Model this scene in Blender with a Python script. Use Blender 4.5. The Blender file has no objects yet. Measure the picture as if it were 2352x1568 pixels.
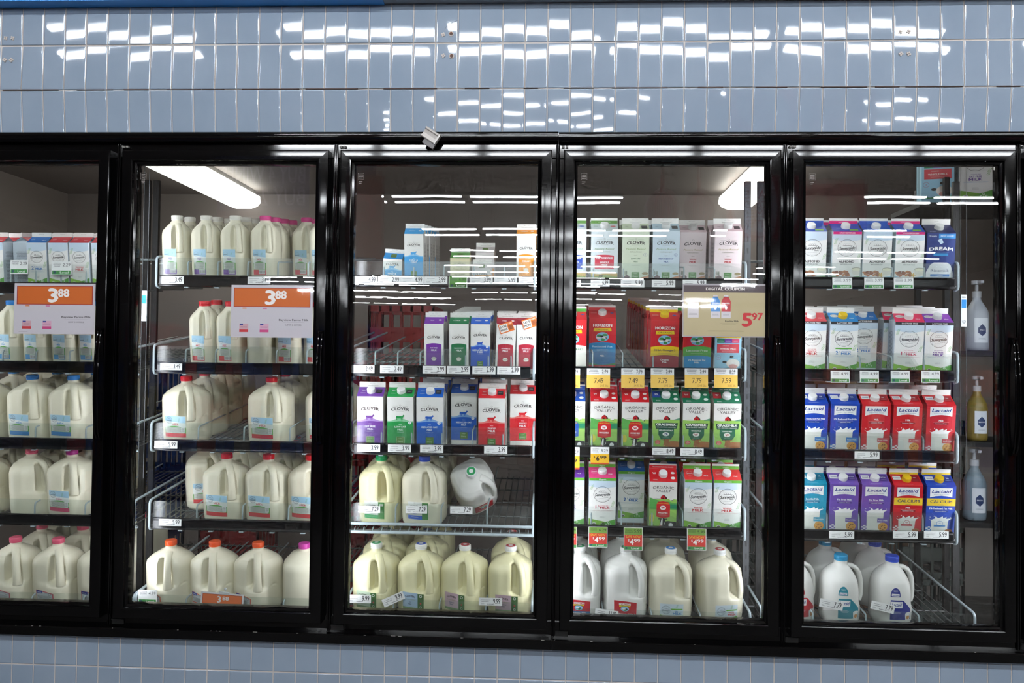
import bpy, math, random
from mathutils import Vector, Matrix
random.seed(7)
R = math.radians
ZC = 1.45                      # camera height above the shop floor
COL = bpy.context.scene.collection

# ------------------------------------------------------------------ helpers
def hexc(h):
    h = h.lstrip('#')
    out = []
    for i in (0, 2, 4):
        c = int(h[i:i+2], 16) / 255
        out.append(c / 12.92 if c <= .04045 else ((c + .055) / 1.055) ** 2.4)
    return tuple(out) + (1.0,)

_mats = {}
def mat(name, color='#808080', rough=.5, metal=0., spec=.5, attr=False, emit=None, estr=0., sss=0., coat=0., bump=None, noise=None, alpha=1., trans=0.):
    if name in _mats: return _mats[name]
    m = bpy.data.materials.new(name); m.use_nodes = True
    nt = m.node_tree; b = nt.nodes['Principled BSDF']
    b.inputs['Base Color'].default_value = hexc(color)
    b.inputs['Roughness'].default_value = rough
    b.inputs['Metallic'].default_value = metal
    b.inputs['Specular IOR Level'].default_value = spec
    if attr:
        a = nt.nodes.new('ShaderNodeAttribute'); a.attribute_name = 'Col'
        nt.links.new(a.outputs['Color'], b.inputs['Base Color'])
    if emit:
        b.inputs['Emission Color'].default_value = hexc(emit)
        b.inputs['Emission Strength'].default_value = estr
    if sss:
        b.inputs['Subsurface Weight'].default_value = sss
        b.inputs['Subsurface Radius'].default_value = (.02, .018, .012)
    if coat:
        b.inputs['Coat Weight'].default_value = coat
        b.inputs['Coat Roughness'].default_value = .08
    if bump:
        tc = nt.nodes.new('ShaderNodeTexCoord')
        n = nt.nodes.new('ShaderNodeTexNoise'); n.inputs['Scale'].default_value = bump[0]; n.inputs['Detail'].default_value = 2
        bp = nt.nodes.new('ShaderNodeBump'); bp.inputs['Strength'].default_value = bump[1]; bp.inputs['Distance'].default_value = bump[2]
        nt.links.new(tc.outputs['Object'], n.inputs['Vector'])
        nt.links.new(n.outputs['Fac'], bp.inputs['Height']); nt.links.new(bp.outputs['Normal'], b.inputs['Normal'])
    if noise:     # two-tone wear / mottling of the thing itself
        tc = nt.nodes.new('ShaderNodeTexCoord')
        n = nt.nodes.new('ShaderNodeTexNoise'); n.inputs['Scale'].default_value = noise[1]; n.inputs['Detail'].default_value = 4
        mx = nt.nodes.new('ShaderNodeMix'); mx.data_type = 'RGBA'
        mx.inputs['A'].default_value = hexc(color); mx.inputs['B'].default_value = hexc(noise[0])
        rp = nt.nodes.new('ShaderNodeMapRange'); rp.inputs['From Min'].default_value = noise[2]; rp.inputs['From Max'].default_value = noise[3]
        nt.links.new(tc.outputs['Object'], n.inputs['Vector'])
        nt.links.new(n.outputs['Fac'], rp.inputs['Value']); nt.links.new(rp.outputs['Result'], mx.inputs['Factor'])
        nt.links.new(mx.outputs['Result'], b.inputs['Base Color'])
    _mats[name] = m
    return m

def glass_mat(name, tint, refl_ior=1.5, rough=0.0, haze=None, hz=0., wav=0.):
    """thin clear sheet: transparent plus a Fresnel reflection, optionally a little haze (scuffs)."""
    m = bpy.data.materials.new(name); m.use_nodes = True
    nt = m.node_tree; nt.nodes.clear()
    out = nt.nodes.new('ShaderNodeOutputMaterial')
    tr = nt.nodes.new('ShaderNodeBsdfTransparent'); tr.inputs['Color'].default_value = hexc(tint)
    gl = nt.nodes.new('ShaderNodeBsdfGlossy'); gl.inputs['Roughness'].default_value = rough
    # Schlick reflectance that is the same from both faces of the thin sheet
    ge = nt.nodes.new('ShaderNodeNewGeometry'); dt = nt.nodes.new('ShaderNodeVectorMath'); dt.operation = 'DOT_PRODUCT'
    nt.links.new(ge.outputs['Normal'], dt.inputs[0]); nt.links.new(ge.outputs['Incoming'], dt.inputs[1])
    def mth(op, a, b=None, c=None):
        n_ = nt.nodes.new('ShaderNodeMath'); n_.operation = op
        for i_, v_ in enumerate((a, b, c)):
            if v_ is None: continue
            if isinstance(v_, (int, float)): n_.inputs[i_].default_value = v_
            else: nt.links.new(v_, n_.inputs[i_])
        return n_.outputs[0]
    ab = mth('ABSOLUTE', dt.outputs['Value']); om = mth('SUBTRACT', 1.0, ab); p5 = mth('POWER', om, 5.0)
    f0 = ((refl_ior-1)/(refl_ior+1))**2
    fr = mth('MULTIPLY_ADD', p5, 1-f0, f0)
    mx = nt.nodes.new('ShaderNodeMixShader')
    nt.links.new(fr, mx.inputs[0])
    base = tr
    tc = nt.nodes.new('ShaderNodeTexCoord')
    if haze:
        df = nt.nodes.new('ShaderNodeBsdfDiffuse'); df.inputs['Color'].default_value = hexc(haze)
        tl = nt.nodes.new('ShaderNodeBsdfTranslucent'); tl.inputs['Color'].default_value = hexc(haze)
        ad = nt.nodes.new('ShaderNodeMixShader'); ad.inputs[0].default_value = .4
        nt.links.new(df.outputs[0], ad.inputs[1]); nt.links.new(tl.outputs[0], ad.inputs[2])
        n = nt.nodes.new('ShaderNodeTexNoise'); n.inputs['Scale'].default_value = 22; n.inputs['Detail'].default_value = 2
        rp = nt.nodes.new('ShaderNodeMapRange'); rp.inputs['From Min'].default_value = .45; rp.inputs['From Max'].default_value = .8
        rp.inputs['To Min'].default_value = hz; rp.inputs['To Max'].default_value = hz * 2.2
        nt.links.new(tc.outputs['Object'], n.inputs['Vector']); nt.links.new(n.outputs['Fac'], rp.inputs['Value'])
        mh = nt.nodes.new('ShaderNodeMixShader')
        nt.links.new(rp.outputs['Result'], mh.inputs[0]); nt.links.new(tr.outputs[0], mh.inputs[1]); nt.links.new(ad.outputs[0], mh.inputs[2])
        base = mh
    if wav:
        n2 = nt.nodes.new('ShaderNodeTexNoise'); n2.inputs['Scale'].default_value = 2.6; n2.inputs['Detail'].default_value = 1
        bp = nt.nodes.new('ShaderNodeBump'); bp.inputs['Strength'].default_value = 1; bp.inputs['Distance'].default_value = wav
        nt.links.new(tc.outputs['Object'], n2.inputs['Vector']); nt.links.new(n2.outputs['Fac'], bp.inputs['Height'])
        nt.links.new(bp.outputs['Normal'], gl.inputs['Normal'])
    nt.links.new(base.outputs[0], mx.inputs[1]); nt.links.new(gl.outputs[0], mx.inputs[2])
    nt.links.new(mx.outputs[0], out.inputs['Surface'])
    _mats[name] = m
    return m

WHITE = (1, 1, 1, 1)
class MB:
    """collects geometry with a colour per face, becomes ONE mesh"""
    def __init__(s): s.v = []; s.f = []; s.c = []; s.mi = []
    def add(s, verts, faces, col=WHITE, mi=0, M=None):
        o = len(s.v)
        if M is not None: verts = [M @ Vector(v) for v in verts]
        s.v += [tuple(v) for v in verts]
        s.f += [tuple(i + o for i in f) for f in faces]
        s.c += [col] * len(faces); s.mi += [mi] * len(faces)
    def box(s, a, b, col=WHITE, mi=0, M=None):
        x0, y0, z0 = a; x1, y1, z1 = b
        v = [(x0,y0,z0),(x1,y0,z0),(x1,y1,z0),(x0,y1,z0),(x0,y0,z1),(x1,y0,z1),(x1,y1,z1),(x0,y1,z1)]
        s.add(v, [(0,3,2,1),(4,5,6,7),(0,1,5,4),(1,2,6,5),(2,3,7,6),(3,0,4,7)], col, mi, M)
    def tube(s, pts, r, n=8, col=WHITE, mi=0, M=None, caps=True):
        P = [Vector(p) for p in pts]
        rs = r if isinstance(r, (list, tuple)) else [r] * len(P)
        vs = []; fs = []; up = None
        for i, p in enumerate(P):
            t = (P[min(i+1, len(P)-1)] - P[max(i-1, 0)]).normalized()
            if up is None: up = Vector((0,0,1)) if abs(t.z) < .9 else Vector((1,0,0))
            a = t.cross(up).normalized(); up = a.cross(t).normalized()
            rr = rs[i]; ra, rb = rr if isinstance(rr, tuple) else (rr, rr)
            for k in range(n):
                th = 2*math.pi*k/n
                vs.append(p + a*ra*math.cos(th) + up*rb*math.sin(th))
        for i in range(len(P)-1):
            for k in range(n):
                k2 = (k+1) % n
                fs.append((i*n+k, i*n+k2, (i+1)*n+k2, (i+1)*n+k))
        if caps:
            fs.append(tuple(range(n))[::-1]); fs.append(tuple((len(P)-1)*n+k for k in range(n)))
        s.add(vs, fs, col, mi, M)
    def lathe(s, prof, n=24, col=WHITE, mi=0, M=None, cols=None):
        vs = []; 
        for r, z in prof:
            for k in range(n):
                th = 2*math.pi*k/n; vs.append((r*math.cos(th), r*math.sin(th), z))
        o = len(s.v)
        if M is not None: vs = [M @ Vector(v) for v in vs]
        s.v += [tuple(v) for v in vs]
        for i in range(len(prof)-1):
            cc = cols[i] if cols else col
            for k in range(n):
                k2 = (k+1) % n
                s.f.append((o+i*n+k, o+i*n+k2, o+(i+1)*n+k2, o+(i+1)*n+k)); s.c.append(cc); s.mi.append(mi)
        if prof[-1][0] > 1e-6:
            s.f.append(tuple(o+(len(prof)-1)*n+k for k in range(n))); s.c.append(cols[-1] if cols else col); s.mi.append(mi)
        if prof[0][0] > 1e-6:
            s.f.append(tuple(o+k for k in range(n))[::-1]); s.c.append(cols[0] if cols else col); s.mi.append(mi)
    def mesh(s, name, mats, smooth=None):
        me = bpy.data.meshes.new(name); me.from_pydata(s.v, [], s.f)
        if not isinstance(mats, (list, tuple)): mats = [mats]
        for m in mats: me.materials.append(m)
        me.polygons.foreach_set('material_index', s.mi)
        at = me.color_attributes.new('Col', 'FLOAT_COLOR', 'CORNER')
        buf = []
        for f, c in zip(s.f, s.c): buf.extend(tuple(c) * len(f))
        at.data.foreach_set('color', buf)
        if smooth is not None:
            me.polygons.foreach_set('use_smooth', [True]*len(s.f))
            me.set_sharp_from_angle(angle=R(smooth))
        me.update()
        return me

def link(name, me, parent=None, loc=None, rot=None):
    o = bpy.data.objects.new(name, me); COL.objects.link(o)
    if parent is not None: o.parent = parent
    if loc is not None: o.location = loc
    if rot is not None: o.rotation_euler = rot
    return o
def tag(o, label=None, cat=None, group=None, kind=None):
    if label: o['label'] = label
    if cat: o['category'] = cat
    if group: o['group'] = group
    if kind: o['kind'] = kind
    return o
def empty(name, loc=(0,0,0), rot=(0,0,0)):
    o = bpy.data.objects.new(name, None); COL.objects.link(o); o.location = loc; o.rotation_euler = rot
    o.empty_display_size = .05
    return o

# ------------------------------------------------------------------ camera
F = 1900.0
CAM = Vector((0, -2.7755, ZC))
yaw, pit, rol = R(2.7508), R(1.2005), R(.6824)
fwd = Vector((-math.sin(yaw)*math.cos(pit), math.cos(yaw)*math.cos(pit), math.sin(pit)))
rgt = Vector((math.cos(yaw), math.sin(yaw), 0)); up = rgt.cross(fwd)
r2 = rgt*math.cos(rol) + up*math.sin(rol); u2 = up*math.cos(rol) - rgt*math.sin(rol)
cd = bpy.data.cameras.new('camera'); cam = bpy.data.objects.new('camera', cd); COL.objects.link(cam)
mw = Matrix.Identity(4)
for i in range(3):
    mw[i][0] = r2[i]; mw[i][1] = u2[i]; mw[i][2] = -fwd[i]; mw[i][3] = CAM[i]
cam.matrix_world = mw
cd.sensor_width = 36; cd.lens = F/2352*36; cd.clip_start = .05; cd.clip_end = 200
bpy.context.scene.camera = cam

def W(px, py, Y):
    """where the sight line of a measured point meets the plane at depth Y"""
    d = fwd + r2*((px-1176)/F) + u2*((784-py)/F)
    t = (Y - CAM.y)/d.y
    p = CAM + d*t
    return p.x, p.z

# ------------------------------------------------------------------ artwork (printed surfaces)
_tx = {}
def textgeo(s, bold=0., shear=0.):
    bold = 0; k = (s, bold, shear)
    if k in _tx: return _tx[k]
    cu = bpy.data.curves.new('t', 'FONT'); cu.body = s; cu.size = 1; cu.offset = bold; cu.shear = shear
    cu.fill_mode = 'FRONT'; cu.resolution_u = 2
    o = bpy.data.objects.new('t', cu); COL.objects.link(o)
    dg = bpy.context.evaluated_depsgraph_get(); dg.update()
    oe = o.evaluated_get(dg); me = oe.to_mesh()
    vs = [(v.co.x, v.co.y) for v in me.vertices]; fs = [tuple(p.vertices) for p in me.polygons]
    oe.to_mesh_clear(); bpy.data.objects.remove(o); bpy.data.curves.remove(cu)
    if vs:
        x0 = min(v[0] for v in vs); x1 = max(v[0] for v in vs)
    else: x0, x1 = 0, 1
    _tx[k] = (vs, fs, x0, x1)
    return _tx[k]
CAPH = .69   # cap height of the built-in face at size 1

class Art:
    """flat artwork in millimetres: (points, faces, colour, layer)"""
    def __init__(s): s.e = []
    def raw(s, pts, fs, col, layer): s.e.append((pts, fs, hexc(col), layer))
    def band(s, x0, x1, y0, y1, col, layer=1, n=None):
        n = n or max(1, int((x1-x0)/8))
        f0 = y0 if callable(y0) else (lambda x: y0)
        f1 = y1 if callable(y1) else (lambda x: y1)
        pts = []; fs = []
        for i in range(n+1):
            x = x0 + (x1-x0)*i/n
            pts += [(x, f0(x)), (x, f1(x))]
        for i in range(n): fs.append((2*i, 2*i+2, 2*i+3, 2*i+1))
        s.raw(pts, fs, col, layer)
    def poly(s, pts, col, layer=2): s.raw(pts, [tuple(range(len(pts)))], col, layer)
    def ell(s, cx, cy, rx, ry, col, layer=2, n=20, rot=0):
        c, sn = math.cos(rot), math.sin(rot)
        pts = []
        for k in range(n):
            a = 2*math.pi*k/n; x, y = rx*math.cos(a), ry*math.sin(a)
            pts.append((cx + x*c - y*sn, cy + x*sn + y*c))
        s.poly(pts, col, layer)
    def ring(s, cx, cy, r, t, col, layer=2, n=32, ry=None):
        k2 = (ry or r)/r
        pts = []
        for k in range(n):
            a = 2*math.pi*k/n
            pts += [(cx+r*math.cos(a), cy+r*k2*math.sin(a)), (cx+(r-t)*math.cos(a), cy+(r-t)*k2*math.sin(a))]
        s.raw(pts, [(2*k, 2*((k+1) % n), 2*((k+1) % n)+1, 2*k+1) for k in range(n)], col, layer)
    def txt(s, t, cx, cy, h, col='#222222', layer=3, w=None, bold=.02, shear=0, arc=0, rot=0, align='c', maxw=None):
        vs, fs, x0, x1 = textgeo(t, bold, shear)
        sc = h/CAPH; tw = (x1-x0)*sc; sx = sc
        if w: sx = sc*w/max(tw, 1e-6)
        elif maxw and tw > maxw: sx = sc*maxw/tw
        W_ = (x1-x0)*sx
        off = -W_/2 if align == 'c' else (0 if align == 'l' else -W_)
        c, sn = math.cos(R(rot)), math.sin(R(rot))
        pts = []
        for x, y in vs:
            X = (x-x0)*sx + off; Y = y*sc - h/2
            if arc: Y -= arc*((X/(W_/2))**2)*h
            pts.append((cx + X*c - Y*sn, cy + X*sn + Y*c))
        s.raw(pts, fs, col, layer)
        if bold >= .015:     # heavier stroke: the same letters again, a hair to each side
            e_ = h*.045*min(bold, .06)/.035
            for q_, (dx_, dy_) in enumerate(((e_, 0), (-e_, 0), (0, e_*.7), (0, -e_*.7))[:2 if bold < .028 else 4]):
                s.raw([(p[0]+dx_, p[1]+dy_) for p in pts], fs, col, layer+.12*(q_+1))
    def fine(s, cx, cy, w, n, col='#777777', layer=3, h=.8, pitch=2.2):
        """lines of tiny unreadable print"""
        rnd = random.Random(int(cx*7+cy*13+w*3))
        for i in range(n):
            y = cy - i*pitch; ww = w*(.7+.3*rnd.random()); x = cx-ww/2
            while x < cx+ww/2-1:
                l = 1.2+rnd.random()*3.2; l = min(l, cx+ww/2-x)
                s.poly([(x, y), (x+l, y), (x+l, y+h), (x, y+h)], col, layer); x += l+.8
    def put(s, mb, fn, mi=0, curved=0):
        for pts, fs, col, lay in s.e:
            if curved and max(p[0] for p in pts)-min(p[0] for p in pts) > curved:
                np_ = []; nf = []
                for f in fs:
                    P = [pts[i] for i in f]; a_ = min(p[0] for p in P); b_ = max(p[0] for p in P)
                    if b_-a_ <= curved:
                        nf.append(tuple(range(len(np_), len(np_)+len(P)))); np_ += P; continue
                    k_ = int(math.ceil((b_-a_)/curved))
                    for j in range(k_):
                        xa = a_+(b_-a_)*j/k_; xb = a_+(b_-a_)*(j+1)/k_; Q = P
                        for X, sg in ((xa, 1), (xb, -1)):
                            O = []
                            for q0, q1 in zip(Q, Q[1:]+Q[:1]):
                                i0 = (q0[0]-X)*sg >= -1e-9; i1 = (q1[0]-X)*sg >= -1e-9
                                if i0: O.append(q0)
                                if i0 != i1:
                                    t = (X-q0[0])/(q1[0]-q0[0]); O.append((X, q0[1]+(q1[1]-q0[1])*t))
                            Q = O
                            if not Q: break
                        if len(Q) >= 3: nf.append(tuple(range(len(np_), len(np_)+len(Q)))); np_ += Q
                pts, fs = np_, nf
            mb.add([fn(p[0], p[1], lay) for p in pts], fs, col, mi)

LAY = .00022
def leaf(a, cx, cy, sc, col='#7fb562', flip=1, n=5):
    sc *= 1.25
    for i in range(n):
        t = i/(n-1)
        x = cx + flip*sc*(t*.5-.2); y = cy + sc*(t*1.6-.8)
        a.ell(x - sc*.24, y+sc*.05, sc*.19, sc*.08, col, 2.4, 7, R(140)); a.ell(x + sc*.26, y+sc*.14, sc*.19, sc*.08, col, 2.4, 7, R(40))
    a.poly([(cx-flip*sc*.22, cy-sc*.9), (cx-flip*sc*.17, cy-sc*.9), (cx+flip*sc*.33, cy+sc*.9), (cx+flip*sc*.28, cy+sc*.9)], col, 2.6)
def ssring(a, cx, cy, r, col='#2b2b2b', layer=3):
    a.ring(cx, cy, r, max(.35, r*.035), col, layer)
    a.txt('Sunnyside', cx, cy-.02*r, r*.36, col, layer, w=r*1.72, bold=.025, shear=.35, rot=4)
    if r > 12:
        a.txt('FARMS', cx+r*.42, cy-r*.33, r*.12, col, layer, bold=.02)
        for k, (dx, hh) in enumerate(((-.26, .22), (-.02, .3), (.2, .16))):
            a.ring(cx+dx*r, cy+r*.38, r*.12, .5, col, layer, 10)
        a.band(cx-r*.45, cx+r*.55, cy+r*.27, cy+r*.3, col, layer, 1)
        a.fine(cx, cy-r*.52, r*1.1, 2, '#8a8a8a', layer, .5, 2)
        for k in range(14):
            th = R(25+10*k); a.ell(cx+.86*r*math.cos(th), cy+.86*r*math.sin(th), .7, .7, col, layer, 5)
            a.ell(cx+.86*r*math.cos(th), cy-.86*r*math.sin(th), .7, .7, col, layer, 5)
def flower(a, cx, cy, r, col='#f4f8ee'):
    a.ring(cx, cy, r, r*.38, col, 3, 14)
    a.ring(cx-r*1.9, cy-r*1.9, r*.6, r*.25, col, 3, 10); a.ring(cx+r*1.9, cy-r*1.7, r*.7, r*.28, col, 3, 10)
    a.band(cx-r*.12, cx+r*.12, cy-r*3, cy-r, col, 3, 1)
def cow(a, cx, cy, s, col, layer=3):
    p = [(-1,.45),(-.92,.62),(-.3,.6),(.45,.62),(.62,.78),(.7,.98),(.82,.9),(1.02,.72),(1.0,.62),(.82,.58),(.72,.35),(.58,.1),(.55,-.5),(.45,-.5),(.42,-.02),(.3,-.04),(.28,-.5),(.18,-.5),(.14,.02),(-.45,.02),(-.5,-.5),(-.6,-.5),(-.62,.02),(-.72,0),(-.78,-.5),(-.88,-.5),(-.9,.1),(-.95,.3),(-1.02,-.1),(-1.06,-.1)]
    tri = [(cx+x*s*.62, cy+y*s*.62) for x, y in p]
    a.poly([tri[i] for i in (0,1,2,3,10,11,14,18,19,22,26,27)], col, layer)
    a.poly([tri[i] for i in (3,4,5,6,7,8,9,10)], col, layer)
    for q in ((11,12,13,14),(15,16,17,18),(19,20,21,22),(23,24,25,26)): a.poly([tri[i] for i in q], col, layer)
    a.poly([tri[i] for i in (0,27,28,29)], col, layer)

def clover_head(a, w, y, s=1., col='#23211f', sub='#9a9a8a'):
    a.txt('CLOVER', 0, y, 11.5*s*w/95, col, 3, w=w*.68, bold=.028, arc=.38)
    a.txt('SONOMA', 0, y-10.5*s*w/95, 2.2*w/95, sub, 3, w=w*.28, bold=0)
    a.ring(0, y+12.5*w/95, 3.6*w/95, .6, '#6a675f', 3, 12)
    a.band(-w*.3, -w*.08, y+9.4*w/95, y+10*w/95, sub, 3, 1); a.band(w*.08, w*.3, y+9.4*w/95, y+10*w/95, sub, 3, 1)
def badge(a, w, y, col='#5c8f3c'):
    k = w/95
    a.band(-15*k, 15*k, y-14*k, y+14*k, '#dfe8cf', 3, 1); a.band(-13.8*k, 13.8*k, y-12.8*k, y+12.8*k, col, 4, 1)
    a.txt('a better', 0, y+7*k, 3*k, '#e9f0dc', 5, bold=.01); a.txt('Dairy', 0, y-4*k, 6*k, '#e9f0dc', 5, bold=.01, shear=.3)

def f_clover(w, h, main, light, lines, num=None):
    """white carton with coloured hills and cow"""
    a = Art(); a.band(-w/2, w/2, 0, h, '#f1efe9', 1)
    clover_head(a, w, h*.76)
    hy = h*.52
    a.band(-w/2, w/2, 0, lambda x: hy+ (6*math.cos((x/w)*7.5) + 2)*w/95, light, 2, 16)
    a.band(-w/2, w/2, 0, lambda x: hy-7*w/95 + 2.5*math.cos((x/w)*6), main, 3, 10)
    cow(a, 0, hy+6.5*w/95, 25*w/95, main, 4)
    a.txt('FRESH', 0, hy-17*w/95, 2.8*w/95, '#f4f4f4', 4, bold=.02)
    for i, (t, s) in enumerate(lines):
        a.txt(t, 0, hy-27*w/95 - i*10.5*w/95, s*w/95, '#f7f7f7', 4, bold=.035, maxw=w*.8)
    a.txt('VITAMIN A & D', 0, hy-27*w/95-len(lines)*10.5*w/95, 2.6*w/95, '#d9d9e2', 4, bold=0)
    if num: 
        a.ell(w*.36, hy-10*w/95, 6*w/95, 6*w/95, '#eef1f4', 4); a.txt(num, w*.36, hy-10*w/95, 5*w/95, main, 5)
    badge(a, w, h*.1)
    return a
def f_clover_arch(w, h, body, ybg, lines, base='#f1efe9', head=.72, seal=True, top=.56):
    """thin carton: white top, coloured arch panel"""
    a = Art(); a.band(-w/2, w/2, 0, h, base, 1)
    clover_head(a, w, h*head)
    a.band(-w*.4, w*.4, 0, lambda x: h*top + 3 - 5*(x/(w*.4))**2, body, 2, 10)
    for i, (t, s, c) in enumerate(lines): a.txt(t, 0, h*(top-.09)-i*11*w/95*1.15, s*w/95, c, 4, bold=.035, maxw=w*.72)
    if seal:
        a.ell(0, h*.2, 13*w/95, 10*w/95, '#f2ede2', 3); a.ring(0, h*.2, 12*w/95, .6, '#8b7f68', 4); a.txt('SONOMA', 0, h*.2, 3*w/95, '#5a5244', 4)
    return a
def f_clover_org(w, h, bg, lines, accent='#6b7f4a', num=None, box=None):
    a = Art(); a.band(-w/2, w/2, 0, h, bg, 1)
    clover_head(a, w, h*.77, col='#2a2626')
    a.txt('Pasture Raised', 0, h*.635, 6.6, accent, 3, w=w*.74, bold=-.005, shear=.3)
    a.txt('ORGANIC', 0, h*.575, 4.6, '#8c8c6e', 3, w=w*.44, bold=.005)
    if box:
        a.band(-w*.36, w*.36, h*.22, lambda x: h*.5+3-4*(x/(w*.36))**2, box[0], 2, 8)
        a.txt('LACTOSE FREE', 0, h*.445, 9, '#fbfbfb', 4, w=w*.62, bold=.03)
        a.txt(box[1], 0, h*.36, 6.5, '#fbfbfb', 4, maxw=w*.5, bold=.03); a.txt('MILK', 0, h*.305, 8, '#fbfbfb', 4, maxw=w*.5, bold=.03)
        a.band(-w/2, w/2, 0, lambda x: h*.14+4*math.sin(x/14), '#c9a44a', 2, 12); a.band(-w/2, w/2, 0, lambda x: h*.09+3*math.sin(x/11+1), '#8fa64a', 3, 12)
        cow(a, -w*.12, h*.07, 13, '#2a2624', 4)
    else:
        a.txt('FRESH', 0, h*.5, 3, '#7c6f60', 3, bold=.01)
        for i, (t, s, c) in enumerate(lines): a.txt(t, 0, h*.435-i*10.5, s, c, 3, maxw=w*.76, bold=.035)
        a.txt('VITAMIN A & D', 0, h*.3, 3, '#9a9a88', 3, bold=0)
        a.band(-w/2, -w*.2, 0, lambda x: h*.1-(x+w/2)*.35, '#b98a70', 2, 5); a.band(w*.18, w/2, 0, lambda x: h*.05+(x-w*.18)*.35, '#cf8c62', 2, 5)
        for dx in (0, 5, 9): a.ell(-w*.42+dx, h*.15, 1.8, 9, '#77806a', 3, 8)
        a.ell(w*.36, h*.14, 11, 6, '#a58f5c', 3, 12); a.poly([(-w*.42,h*.03),(-w*.22,h*.03),(-w*.22,h*.08),(-w*.32,h*.115),(-w*.42,h*.08)], '#6d4f55', 4)
        badge(a, w, h*.1, '#4f8a3c')
    if num: a.ring(w*.36, h*.52, 6.5, .7, '#5f6da0', 3); a.txt(num, w*.36, h*.52, 5, '#5f6da0', 3)
    return a
def f_sunny(w, h, lines, col, stripe=None, hills=('#8cc63f', '#57a639'), pre=None, extra=None):
    a = Art(); a.band(-w/2, w/2, 0, h, '#f3f1ec', 1)
    a.band(-w/2, w/2, lambda x: h*.83-7*math.sin((x/w+.5)*3), h, '#cfe0ee', 2, 10)
    top = h
    if stripe:
        a.band(-w/2, w/2, h-11, h, stripe[0], 3, 4); a.txt(stripe[1], 0, h-5.5, 5.6, '#ffffff', 4, maxw=w*.62, bold=.03)
    cy = h*.66; r = w*.33
    ssring(a, 0, cy, r)
    leaf(a, -w*.4, h*.8, 9); leaf(a, w*.4, h*.47, 10)
    y = h*.43
    if pre: a.txt(pre, 0, y+1.5, 3.2, col, 3, bold=.01, maxw=w*.5); y -= 5
    if extra == 'protein': a.band(-w*.3, w*.3, y+8, y+13, '#6cbf3c', 3, 2)
    if lines[0][0].isdigit():
        n, t1, t2 = lines
        a.txt(n, -w*.24, y-6, 13, col, 3, bold=.03); a.txt('%', -w*.13, y-2, 5, col, 3)
        a.txt(t1, w*.1, y-1.5, 4, col, 3, w=w*.34); a.txt(t2, w*.1, y-9.5, 8.5, col, 3, w=w*.36, bold=.045)
    else:
        a.txt(lines[0], 0, y-1.5, 6, col, 3, maxw=w*.5, bold=.03); a.txt(lines[1], 0, y-11, 9, col, 3, w=w*.4, bold=.045)
    a.fine(0, y-20, w*.8, 2, '#d6a9a2' if col > '#b' else '#9dbbd6', 3)
    a.fine(0, h*.2, w*.24, 4, '#9a9a9a', 3, .7)
    a.band(-w/2, w*.1, 0, lambda x: h*.16-(x+w/2)*.22*95/w, hills[0], 2, 6)
    a.band(-w*.06, w/2, 0, lambda x: h*.06+(x+w*.06)*.34*95/w, hills[1], 2, 6)
    flower(a, w*.24, h*.085, 4.2)
    a.ell(-w*.3, h*.05, 7, 5, '#efefef', 3); a.ell(-w*.3, h*.045, 6, 3.6, '#5a5045', 4)
    return a
def f_almond(w, h, stripe, van, band):
    a = Art(); a.band(-w/2, w/2, 0, h, '#f4f2ee', 1)
    a.band(-w/2, w/2, lambda x: h*.84-6*math.sin((x/w+.5)*3), h, '#cfe0ee', 2, 10)
    if stripe: a.band(-w/2, w/2, h-10, h, '#e0207c', 3, 4); a.txt('UNSWEETENED', 0, h-5, 4.6, '#ffffff', 4, w=w*.56, bold=.03)
    ssring(a, 0, h*.66, w*.33); leaf(a, -w*.4, h*.8, 9); leaf(a, w*.42, h*.47, 10)
    a.txt('ALMOND', 0, h*.375, 8.2, '#2b2b2b', 3, w=w*.54, bold=.04); a.txt('BEVERAGE', 0, h*.315, 4.4, '#555555', 3, w=w*.4, bold=.0)
    a.band(-w/2, w/2, 0, lambda x: h*.05 + 4 - 5*math.cos(x/w*3.2), band, 4, 10)
    rnd = random.Random(3)
    for i in range(26):
        x = -w*.46+rnd.random()*w*.56; y = h*.08+rnd.random()*h*.1*(1-abs(x+w*.15)/w)
        a.ell(x, y, 7, 3.8, rnd.choice(('#c06a34', '#a85426', '#d58747', '#8f431e')), 3, 10, rnd.random()*1.4-.7)
    a.ell(w*.36, h*.17, 17, 15, '#e7e2d4', 3); a.ell(w*.36, h*.215, 17, 7, '#8d8878', 4); a.ell(w*.36, h*.21, 15.6, 6, '#f5efd2' , 5)
    if van:
        for k in range(5): a.ell(w*.15+5*math.cos(k*1.257), h*.1+5*math.sin(k*1.257), 5.5, 2.3, '#f0c060', 5, 10, k*1.257)
    return a
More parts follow.
